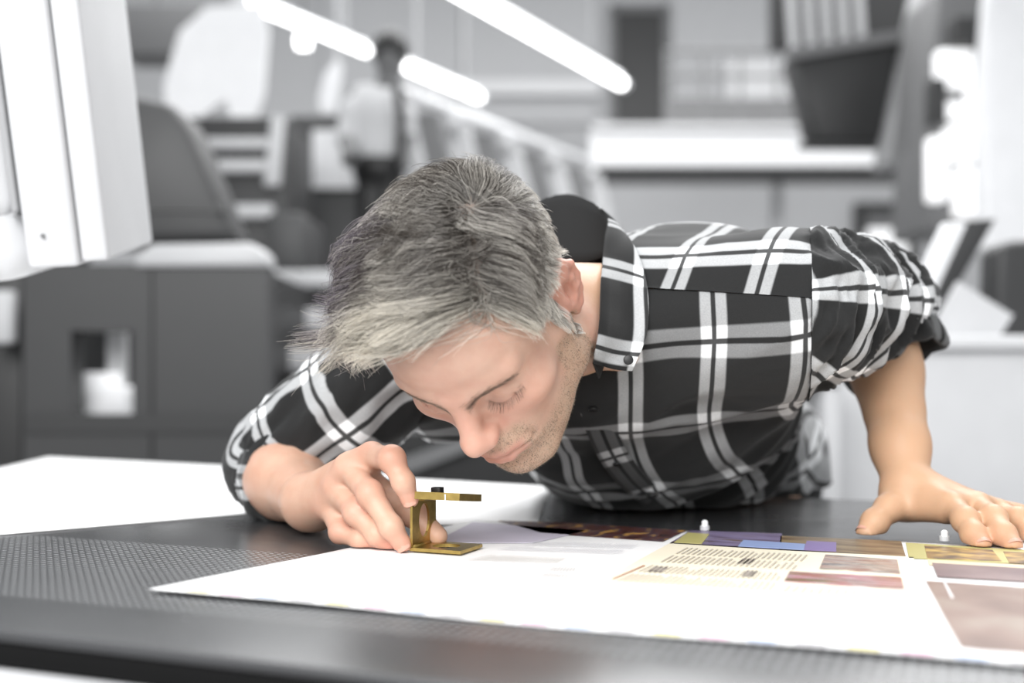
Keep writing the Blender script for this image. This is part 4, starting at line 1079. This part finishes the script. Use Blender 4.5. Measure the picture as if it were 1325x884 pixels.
def tube_cloth(name, path, rads, m, parent, nr=60, ns=72, amp=.006, seed=1, uvo=(0, 0), squash=1.0, close=False, foldsc=(26, 5), tw=0.0):
    C = catmull(path, nr); R_ = np.interp(np.linspace(0, 1, nr), np.linspace(0, 1, len(rads)), rads)
    T_ = np.gradient(C, axis=0); T_ /= np.linalg.norm(T_, axis=1, keepdims=True)
    a = np.cross(T_[0], [0, 0, 1.0]); a /= np.linalg.norm(a); V = []; UV = []
    ln = np.concatenate([[0], np.cumsum(np.linalg.norm(np.diff(C, axis=0), axis=1))]); tot = ln[-1]
    for i in range(nr):
        a = a - T_[i] * a.dot(T_[i]); a /= np.linalg.norm(a); b = np.cross(T_[i], a)
        env = sstep(0, .12, ln[i] / tot) * .85 + .15
        for k in range(ns):
            an = 2 * math.pi * k / ns
            w = noise.fractal(Vector((ln[i] * foldsc[0] + seed * 3.1 + math.sin(an + seed) * 1.2, math.cos(an) * foldsc[1] * .4, math.sin(an) * foldsc[1] * .4 + seed)), 1.0, 2.0, 2)
            w2 = (1 - 2 * abs(w)) 
            r = R_[i] + amp * env * w2
            V.append(C[i] + r * (math.cos(an) * a + math.sin(an) * b * squash))
            UV.append((ln[i] + uvo[0] + w * .008, an * .058 + uvo[1] + ln[i] * tw))
    V = np.array(V); UV = np.array(UV); F = []
    fuv = []
    for i in range(nr - 1):
        for k in range(ns):
            F.append([i * ns + k, i * ns + (k + 1) % ns, (i + 1) * ns + (k + 1) % ns, (i + 1) * ns + k])
    o = mesh_obj(name, V, np.array(F)[:, ::-1], m, parent, uv=UV)
    md = o.modifiers.new('cloth_thickness', 'SOLIDIFY'); md.thickness = .0016; md.offset = -1
    return o
# left sleeve (bare forearm straight down) and rolled cuff
fa = (LW - LE) / np.linalg.norm(LW - LE)
M_sleeve = plaid('checked_cotton_sleeve', .072, .072, .25, .1, au=.40, av=.42)
_pe = np.cross(arm_ax, [0, 0, 1.0]); _pe /= np.linalg.norm(_pe); _pf = np.cross(arm_ax, _pe)
cax0 = np.array([.42, -.38, -.80]); cax0 /= np.linalg.norm(cax0); CUFC = W(1139, 438, 1.208)
uv_sleeve = np.stack([arm_t + .008 * dsp / .01, np.arctan2(arm_q @ _pe, arm_q @ _pf) * .058], 1)
_dp = np.where(ARM, (TV - aho) @ ahn, -1.0); _keep = (_dp[TF] > -1e-9).all(1) | ((_dp[TF] > 0).any(1))
_keep &= ~((((TV - CUFC - cax0 * .004) @ (cax0) > 0) & (np.linalg.norm(TV - CUFC - cax0 * .02, axis=1) < .085))[TF].all(1))
_V = TV.copy(); _u = np.unique(TF[_keep]); _ov = _u[(_dp[_u] < 0) & (_dp[_u] > -.02)]; _V[_ov] -= _dp[_ov][:, None] * ahn
_a, _b, _c, _d = compact(_V, TF, _keep, uv_sleeve, TN)
mesh_obj('sleeve', _a + _d * .0015, _b, M_sleeve, shirt, uv=_c)
def cuff(c, axis, r0, r1, h, m, parent, seed=1, thick=.008):
    axis = axis / np.linalg.norm(axis); prof = []
    for k in range(9):
        a = math.pi * k / 8; prof.append((-h / 2 * math.cos(a), thick * math.sin(a) ** .6))
    prof += [(h / 2 * .7, -.004), (0, -.006), (-h / 2 * .7, -.004)]
    a = np.cross(axis, [0, 0, 1.0]); a /= np.linalg.norm(a); b = np.cross(axis, a); ns = 72; V = []; UV = []; n = len(prof)
    for k in range(ns):
        an = 2 * math.pi * k / ns; dr = a * math.cos(an) + b * math.sin(an)
        wob = .004 * math.sin(an * 3 + seed) + .0025 * math.sin(an * 7 + seed * 2)
        for j, (x_, y_) in enumerate(prof):
            rr = r0 + (r1 - r0) * (x_ / h + .5) + y_ + wob * .6 + .0015 * math.sin(an * 9 + j * .9 + seed)
            V.append(c + axis * (x_ + wob) + dr * rr); UV.append((an * .05 + .02, x_ * 1.2 + .004 * j))
    F = [[k * n + j, k * n + (j + 1) % n, ((k + 1) % ns) * n + (j + 1) % n, ((k + 1) % ns) * n + j] for k in range(ns) for j in range(n)]
    o = mesh_obj('cuff', np.array(V), np.array(F), m, parent, uv=np.array(UV))
    bm = bmesh.new(); bm.from_mesh(o.data); bmesh.ops.recalc_face_normals(bm, faces=bm.faces); bm.to_mesh(o.data); bm.free()
    return o
M_cuff = plaid('checked_cotton_cuff', .075, .09, .3, .5, au=.10, av=.02)
cuff(CUFC + cax0 * .014, cax0, .0535, .0475, .046, M_cuff, shirt, 2)
# right sleeve and cuff at the elbow on the table
ra = (RW - RE) / np.linalg.norm(RW - RE)
tube_cloth('sleeve', [SR + np.array([.05, 0, .01]), SR + np.array([-.02, -.02, .012]), SR + (RE - SR) * .55 + np.array([.01, -.02, .03]), RE + np.array([-.004, .012, .018]), RE + ra * .012 + np.array([0, 0, .004])],
           [.07, .066, .058, .050, .042], plaid('checked_cotton_right', .080, .085, .45, .62, au=.40, av=.40), shirt, amp=.007, seed=9, foldsc=(18, 4))
cuff(RE + ra * .020 + np.array([0, 0, .002]), ra + np.array([.25, 0, .12]), .0455, .0435, .034, plaid('checked_cotton_roll', .075, .09, .1, .5, au=.30, av=.05), shirt, 5, .006)

# collar: stand, fold and leaf as lofted bands
def band_loft(name, c0, c1, m, parent, n=60, k=6, bulge=0.0, uvs=(1, 1), uvo=(0, 0), th=.0018, clear=0.0, upto=1.0):
    a = catmull(c0, n); b = catmull(c1, n); V = []; UV = []; cen = (a.mean(0) + b.mean(0)) / 2
    ln = np.concatenate([[0], np.cumsum(np.linalg.norm(np.diff(b, axis=0), axis=1))])
    for i in range(n):
        wd = np.linalg.norm(b[i] - a[i]); o_ = (a[i] + b[i]) / 2 - cen; o_ /= np.linalg.norm(o_) + 1e-9
        for j in range(k + 1):
            t = j / k; V.append(a[i] * (1 - t) + b[i] * t + o_ * bulge * math.sin(math.pi * t)); UV.append((t * wd * uvs[0] + uvo[0], ln[i] * uvs[1] + uvo[1]))
    V = np.array(V)
    if clear:
        for _ in range(24):
            sd_ = np.minimum(fs.sample(V), fd.sample(w2h(V)) * .01 + .004); sd_[int(n * upto) * (k + 1):] = 1; V = V + (np.array([0, 0, EYE]) - V) * np.maximum(clear - sd_, 0)[:, None] * .9
    F = [[i * (k + 1) + j, i * (k + 1) + j + 1, (i + 1) * (k + 1) + j + 1, (i + 1) * (k + 1) + j] for i in range(n - 1) for j in range(k)]
    o = mesh_obj(name, np.array(V), np.array(F), m, parent, uv=np.array(UV))
    md = o.modifiers.new('cloth_thickness', 'SOLIDIFY'); md.thickness = th; md.offset = 0
    return o
fold = [W(768, 470, .992), W(776, 420, 1.012), W(778, 360, 1.04), W(783, 310, 1.072), W(786, 281, 1.11), W(765, 262, 1.15), W(727, 252, 1.175), W(690, 268, 1.17), W(655, 320, 1.14), W(640, 400, 1.08), W(660, 480, 1.03), W(705, 510, 1.01)]
leaf = [W(818, 480, .992), W(837, 432, 1.004), W(838, 375, 1.025), W(824, 325, 1.062), W(803, 298, 1.115), W(768, 284, 1.20), W(725, 280, 1.225), W(675, 300, 1.21), W(630, 350, 1.16), W(615, 430, 1.09), W(640, 510, 1.02), W(690, 545, 1.0)]
stand = [W(775, 490, 1.005), W(795, 430, 1.045), W(802, 370, 1.085), W(800, 330, 1.12), W(790, 330, 1.13), W(762, 338, 1.14), W(727, 342, 1.15), W(695, 350, 1.15), W(668, 370, 1.16), W(655, 430, 1.10), W(675, 500, 1.05), W(715, 530, 1.02)]
M_collar = plaid('checked_cotton_collar', .090, .082, .02, .30, au=.45, av=.35)
collar = band_loft('collar', fold, leaf, M_collar, shirt, bulge=.003, uvo=(.0, .0), clear=.008, upto=.42)
band_loft('collar_stand', stand, fold, M_lining, shirt)['label'] = 'black inner band of the collar'
# button at the collar tip and down the placket
def ray_hit(u, v, f, d0=.9, d1=1.7):
    ds = np.arange(d0, d1, .003); P = np.array([W(u, v, d) for d in ds]); sd = f.sample(P); k = np.argmax(sd < 0)
    return P[k] if sd[k] < 0 else None
def button(p, n, parent):
    n = n / np.linalg.norm(n); o = MB().tube([p, p + n * .0022], .0045, 16).build('button', M_black, parent, bevel=.0007)
    return o
pb = W(813, 466, .989); button(pb, np.array([0, -1, .1]), shirt)
pl_px = [(742, 492), (752, 522), (765, 560), (782, 592), (806, 622), (838, 648)]
plc = []; prc = []
for (u, v) in pl_px:
    h0 = ray_hit(u, v, fs); h1 = ray_hit(u + 34, v - 8, fs)
    if h0 is None or h1 is None: continue
    n0 = fs.normal(h0); n1 = fs.normal(h1); plc.append(h0 + n0 * .0085); prc.append(h1 + n1 * .0065)
if len(plc) > 3:
    pk = band_loft('placket', plc, prc, plaid('checked_cotton_placket', .076, .08, .3, .2, au=.06, av=.16), shirt, n=40, k=4)
    for f_ in (.3, .75):
        i = int(f_ * (len(plc) - 1)); p = (plc[i] + prc[i]) / 2; button(p + N_ * .003, N_, shirt)
# trousers and shoes
ft = Field((-.15, 1.3, .04), (.62, 2.15, EYE + .06), .009)
ft.ell(PEL + np.array([0, .03, -.01]), (.172, .13, .125), .06)
for hp_, kn, an in legs: ft.chain([hp_, kn, an], [.095, .07, .058], .03)
V_, F_ = ft.mesh(3)
tr = mesh_obj('trousers', V_, F_, M_black_cloth, man)
for hp_, kn, an in legs:
    fo = Field(an + np.array([-.08, -.3, -.11]), an + np.array([.08, .1, .06]), .006)
    fo.chain([an + np.array([0, .02, -.045]), an + np.array([-.01, -.1, -.06]), an + np.array([-.012, -.2, -.07])], [.048, .042, .032], .02); fo.plane((0, 0, -1), (0, 0, .001))
    V_, F_ = fo.mesh(2); mesh_obj('shoe', V_, F_, M_black, man)
# ------------------------------------------------------------------ hair: every strand is its own tapered tube
rs = np.random.RandomState(7)
def roots(mask, n, V=None, F=None):
    V = HV; F = HF; fm = mask[F].mean(1) > .5; cand = np.where(fm)[0]; f = F[rs.choice(cand, n)]
    w = rs.dirichlet(np.ones(4), n); return (V[f] * w[:, :, None]).sum(1)
PART = lambda y: 3.9 + (y + 2.5) * .15
WH = np.array([3.8, -2.5, 11.6])
def flow(P):
    x, y, z = P.T; side = sstep(-.5, .7, x - PART(y)); back = sstep(-1.5, -5.0, y)
    a = np.stack([np.full(len(P), -.90), .16 + .10 * sstep(2, 7, y) * sstep(-2, 3, x), -.05 + 0 * x], 1)
    low = sstep(-4.5, -7, x); a = a * (1 - low[:, None]) + np.array([-.9, .10, -.25]) * low[:, None]
    b = np.stack([.62 + 0 * x, .05 + .10 * np.sin(z), -.78 + 0 * x], 1)
    lowb = sstep(6, 2, z)[:, None]; b = b * (1 - lowb) + np.array([.0, .10, -1.0]) * lowb
    d = a * (1 - side[:, None]) + b * side[:, None]
    r = P - WH; r /= np.linalg.norm(r, axis=1, keepdims=True) + 1e-6; r = r + np.cross(r, [0, 0, 1.0]) * .35
    near = np.exp(-(np.linalg.norm(P - WH, axis=1) / 2.6) ** 2)[:, None]; bw = np.maximum(back[:, None] * .9, near)
    d = d * (1 - bw) + r * bw
    bl = (sstep(3, -2, z) * sstep(-2, -5, y))[:, None]; d = d * (1 - bl) + np.array([0, -.1, -1.0]) * bl
    return d
def grow(n, S=9, mask=None):
    p = roots(hairm if mask is None else mask, n)
    x, y, z = p.T; n0 = fd.normal(p)
    top = sstep(5.5, 9.5, z); side = sstep(-.3, 1.2, x - PART(y)); front = sstep(2, 6, y) * top; rgt = sstep(0, -4, x) * sstep(1, 5, z)
    nape = sstep(1, -3, z)
    Hmax = .75 + top * 1.5 * (1 - side * .45) + rgt * 2.7 * sstep(-7, 1, y) + front * 1.1 * (1 - side) - nape * .35
    ln = 2.6 + top * 3.0 * (1 - .4 * side) + front * 1.6 * (1 - side) + rgt * .6 - nape * 1.2 - sstep(4, -1, z) * (y > -2) * 1.1
    ln *= rs.uniform(.7, 1.12, n); H = Hmax * rs.uniform(.25, 1.0, n) ** .8
    bend = 1.6 * np.array([noise.noise(Vector(q_) * .38) for q_ in p]); jit = rs.normal(0, .09, (n, 3)); pts = [p]; cur = p.copy(); curl = rs.normal(0, .12, (n, 3))
    for i in range(1, S):
        s = i / (S - 1); nn = fd.normal(cur); d = flow(cur) + jit + curl * s; d = d + np.cross(nn, d) * (bend * (s - .35))[:, None]; d -= nn * (d * nn).sum(1)[:, None]; d /= np.linalg.norm(d, axis=1, keepdims=True) + 1e-9
        cur = cur + d * (ln / (S - 1))[:, None]
        want = H * (1 - (1 - s) ** 2.0); sd = fd.sample(cur)
        cur = cur + nn * ((want - sd) * np.where(want > sd, .8, np.where(top + rgt > .5, .14 * (1 - side) + .5 * side, .55)))[:, None]; pts.append(cur)
    return p, np.stack(pts, 1)
NS = 24000
hp0, hp = grow(20000)
_pm = hairm * (np.abs(HV[:, 0] - PART(HV[:, 1])) < 1.6) * (HV[:, 2] > 7)
_a, _b = grow(4000, mask=_pm); hp0 = np.concatenate([hp0, _a]); hp = np.concatenate([hp, _b])
NC = 560
ci = rs.choice(NS, NC, replace=False); own = np.empty(NS, int)
for i0 in range(0, NS, 2000):
    own[i0:i0 + 2000] = np.argmin(((hp0[i0:i0 + 2000, None] - hp0[ci][None]) ** 2).sum(2), 1)
tt_ = (np.linspace(0, 1, hp.shape[1]) ** 1.3)[None, :, None] * (.72 * (rs.rand(NS, 1, 1) < .88))
tgt = hp[ci[own]] + (hp0 - hp0[ci[own]])[:, None, :] * (1 - np.linspace(0, 1, hp.shape[1])[None, :, None] * .8) * .6
hp = hp * (1 - tt_) + tgt * tt_
sd = fd.sample(hp.reshape(-1, 3)).reshape(hp.shape[:2]); nn = fd.normal(hp.reshape(-1, 3)).reshape(hp.shape)
hp = hp + nn * np.maximum(.12 - sd, 0)[:, :, None] * (np.linspace(0, 1, hp.shape[1])[None, :, None] > .05)
x, y, z = hp0.T
sidew = sstep(-.4, 1.0, x - PART(y)); topw = sstep(6, 10, z); frontw = sstep(3, 6.5, y); rgtw = sstep(1, -4, x)
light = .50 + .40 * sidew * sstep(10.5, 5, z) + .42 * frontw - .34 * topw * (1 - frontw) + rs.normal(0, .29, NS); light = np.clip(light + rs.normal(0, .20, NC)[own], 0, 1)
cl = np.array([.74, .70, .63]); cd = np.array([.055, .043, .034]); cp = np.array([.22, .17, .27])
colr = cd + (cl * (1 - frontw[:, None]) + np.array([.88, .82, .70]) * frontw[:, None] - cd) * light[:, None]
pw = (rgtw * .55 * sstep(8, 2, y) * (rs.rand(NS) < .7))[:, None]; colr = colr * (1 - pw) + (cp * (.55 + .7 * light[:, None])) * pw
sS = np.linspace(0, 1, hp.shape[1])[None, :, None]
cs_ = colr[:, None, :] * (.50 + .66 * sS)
tp = hp[:, 5:].reshape(-1, 3); ine = ((tp[:, 0] > 7.2) & (tp[:, 1] > -4.2) & (tp[:, 1] < .6) & (tp[:, 2] > -2.2) & (tp[:, 2] < 3.6)).reshape(NS, -1).any(1)
ok = ~ine; hp = hp[ok]; cs_ = cs_[ok]; NS = len(hp)
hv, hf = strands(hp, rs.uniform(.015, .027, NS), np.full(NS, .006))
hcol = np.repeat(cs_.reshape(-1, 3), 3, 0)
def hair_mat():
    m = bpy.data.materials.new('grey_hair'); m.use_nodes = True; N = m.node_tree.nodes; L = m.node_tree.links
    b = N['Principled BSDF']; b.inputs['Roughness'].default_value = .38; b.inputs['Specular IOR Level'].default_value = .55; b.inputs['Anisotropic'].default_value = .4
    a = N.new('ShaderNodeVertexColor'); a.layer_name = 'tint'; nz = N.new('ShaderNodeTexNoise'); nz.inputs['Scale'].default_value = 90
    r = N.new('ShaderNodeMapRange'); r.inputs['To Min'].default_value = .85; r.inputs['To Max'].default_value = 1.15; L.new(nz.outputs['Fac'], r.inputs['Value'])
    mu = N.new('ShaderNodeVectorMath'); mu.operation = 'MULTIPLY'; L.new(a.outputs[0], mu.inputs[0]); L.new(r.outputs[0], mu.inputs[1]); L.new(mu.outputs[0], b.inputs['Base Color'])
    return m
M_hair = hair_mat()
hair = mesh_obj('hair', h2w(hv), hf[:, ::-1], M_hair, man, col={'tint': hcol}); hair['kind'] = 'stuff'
hair['label'] = 'short silver grey hair, darker at the crown, swept across the forehead'
# eyebrows, lashes, stubble
def facial(name, P, D, ln, r0, colr, S=4, bend=None):
    pts = []; cur = P.copy()
    for i in range(S):
        pts.append(cur.copy()); cur = cur + D * (ln / (S - 1)).reshape(-1, 1)
        if bend is not None: D = D + bend / (S - 1); D = D / np.linalg.norm(D, axis=1, keepdims=True)
    v, f = strands(np.stack(pts, 1), np.full(len(P), r0), np.full(len(P), r0 * .3))
    o = mesh_obj(name, h2w(v), f[:, ::-1], M_hair, man, col={'tint': np.repeat(np.repeat(colr[:, None], S, 1).reshape(-1, 3), 3, 0)}); o['kind'] = 'stuff'
    return o
def on_skin(P, it=6):
    for _ in range(it): P = P - fd.normal(P) * fd.sample(P)[:, None]
    return P
for s in (1, -1):
    n = 300; t = rs.rand(n) ** 1.15; bx = .75 + 4.4 * t + rs.normal(0, .14, n); bz = 2.15 + .85 * np.sin(t * 2.2) - .3 * t + rs.normal(0, .42, n) * (1 - .55 * t)
    P = on_skin(np.stack([s * bx, 10.3 - .12 * bx ** 2 * .6, bz], 1)); nn = fd.normal(P)
    D = np.stack([s * np.ones(n), -.3 * np.ones(n), .5 - .9 * t], 1) + rs.normal(0, .15, (n, 3)); D -= nn * (D * nn).sum(1)[:, None]; D /= np.linalg.norm(D, axis=1, keepdims=True); D = D + nn * .22
    facial('eyebrow', P, D, rs.uniform(.4, .8, n), .0095, np.array([.15, .105, .075]) * rs.uniform(.6, 1.9, (n, 1)))
    n = 46; t = np.linspace(0, 1, n); C = catmull([(2.0 * s, 8.72, .95), (2.6 * s, 8.82, .68), (3.3 * s, 8.76, .60), (4.2 * s, 8.25, .8), (4.75 * s, 7.6, 1.1)], n)
    D = np.stack([s * (t - .35) * .9, np.full(n, .8), np.full(n, -.55)], 1) + rs.normal(0, .12, (n, 3)); D /= np.linalg.norm(D, axis=1, keepdims=True)
    C = C + fd.normal(C) * np.maximum(.05 - fd.sample(C), 0)[:, None]
    if s > 0: facial('eyelash', C, D, rs.uniform(.7, 1.0, n), .014, np.tile([[.02, .014, .01]], (n, 1)), S=5, bend=np.array([0, .2, .5]))
n = 7500; P = roots(stub, n); nn = fd.normal(P); D = nn * .55 + np.array([0, .15, -.8]) + rs.normal(0, .25, (n, 3)); D /= np.linalg.norm(D, axis=1, keepdims=True)
lt_ = (rs.rand(n, 1) < .45)
facial('stubble', P, D, rs.uniform(.10, .2, n), .0085, np.where(lt_, np.array([.5, .42, .32]), np.array([.09, .065, .045])), S=3)
# ------------------------------------------------------------------ worker standing by the press in the background
wp = empty('person', W(492, 345, 5.75)); tag(wp, 'dark-haired worker in a white shirt standing with back turned by the press', 'person')
def WB(u, v, dd=0.0): return W(u, v, 5.75 + dd)
f1 = Field(WB(420, 300) + np.array([0, -.35, 0]), WB(545, 30) + np.array([0, .35, 0]), .016)
f1.ell(WB(505, 72), (.08, .095, .11)); f1.cone(WB(505, 85), WB(500, 118), .055, .06, .03)
f1.chain([WB(462, 125), WB(447, 180, -.05), WB(452, 205, -.25)], [.05, .042, .03], .02); f1.ell(WB(452, 208, -.32), (.04, .06, .03), .02)
f1.chain([WB(520, 128), WB(528, 180), WB(524, 215, -.1)], [.05, .042, .03], .02)
V_, F_ = f1.mesh(2); z0 = np.zeros((len(V_), 3)); mesh_obj('body', V_, F_, mat('grey_skin', g(.16), .6), wp)  # skin desaturated to grey like the rest of the background
f2 = Field(WB(420, 300) + np.array([0, -.35, 0]), WB(545, 30) + np.array([0, .35, 0]), .016)
f2.ell(WB(492, 150), (.15, .11, .16), .05); f2.ell(WB(490, 190), (.125, .1, .14), .05)
f2.chain([WB(470, 124), WB(455, 145, -.02), WB(446, 180, -.06)], [.06, .055, .048], .04); f2.chain([WB(514, 126), WB(524, 150), WB(528, 175)], [.055, .05, .045], .04)
V_, F_ = f2.mesh(2); mesh_obj('shirt', V_, F_, mat('worker_shirt', g(.6), .8), wp)
f3 = Field(WB(420, 420) + np.array([0, -.35, 0]), WB(560, 190) + np.array([0, .35, 0]), .018)
f3.ell(WB(490, 218), (.135, .105, .1), .05); f3.cone(WB(478, 225), WB(478, 330), .072, .056, .03); f3.cone(WB(503, 225), WB(505, 330), .072, .056, .03)
V_, F_ = f3.mesh(2); mesh_obj('trousers', V_, F_, M_black, wp)
f4 = Field(WB(480, 110) + np.array([0, -.2, 0]), WB(535, 30) + np.array([0, .2, 0]), .012)
f4.ell(WB(505, 66, .01), (.095, .112, .112), .0); f4.ell(WB(498, 84, -.12), (.06, .1, .08), .02, sub=True)
V_, F_ = f4.mesh(2); mesh_obj('hair', V_, F_, M_black, wp)
f5 = MB().tube([WB(514, 110, -.13), WB(519, 150, -.14), WB(516, 205, -.12)], .025, 8).build('apron_strap', M_dgrey, wp)
for u in (478, 505):
    fo = Field(WB(u, 352) + np.array([-.07, -.24, -.02]), WB(u, 330) + np.array([.07, .1, .03]), .012)
    fo.cone(WB(u, 343), WB(u, 346) + np.array([0, -.16, 0]), .05, .035, .01); fo.plane((0, 0, -1), WB(u, 348.6))
    V_, F_ = fo.mesh(1); mesh_obj('shoe', V_, F_, M_black, wp)
pf = empty('press_platform', (W(560, 349, 5.8)[0], 5.8, 0)); tag(pf, 'grey platform beside the press that the worker stands on', 'platform')
zt = WB(490, 349)[2]; xa, xb = WB(472, 349)[0], WB(640, 349)[0]
MB().box(((xa + xb) / 2, 5.8, zt / 2 - .015), xb - xa, .7, zt - .03).build('base', M_mgrey, pf, bevel=.01)
MB().box(((xa + xb) / 2, 5.8, zt - .015), xb - xa + .04, .74, .03).build('deck', M_lgrey, pf, bevel=.005)
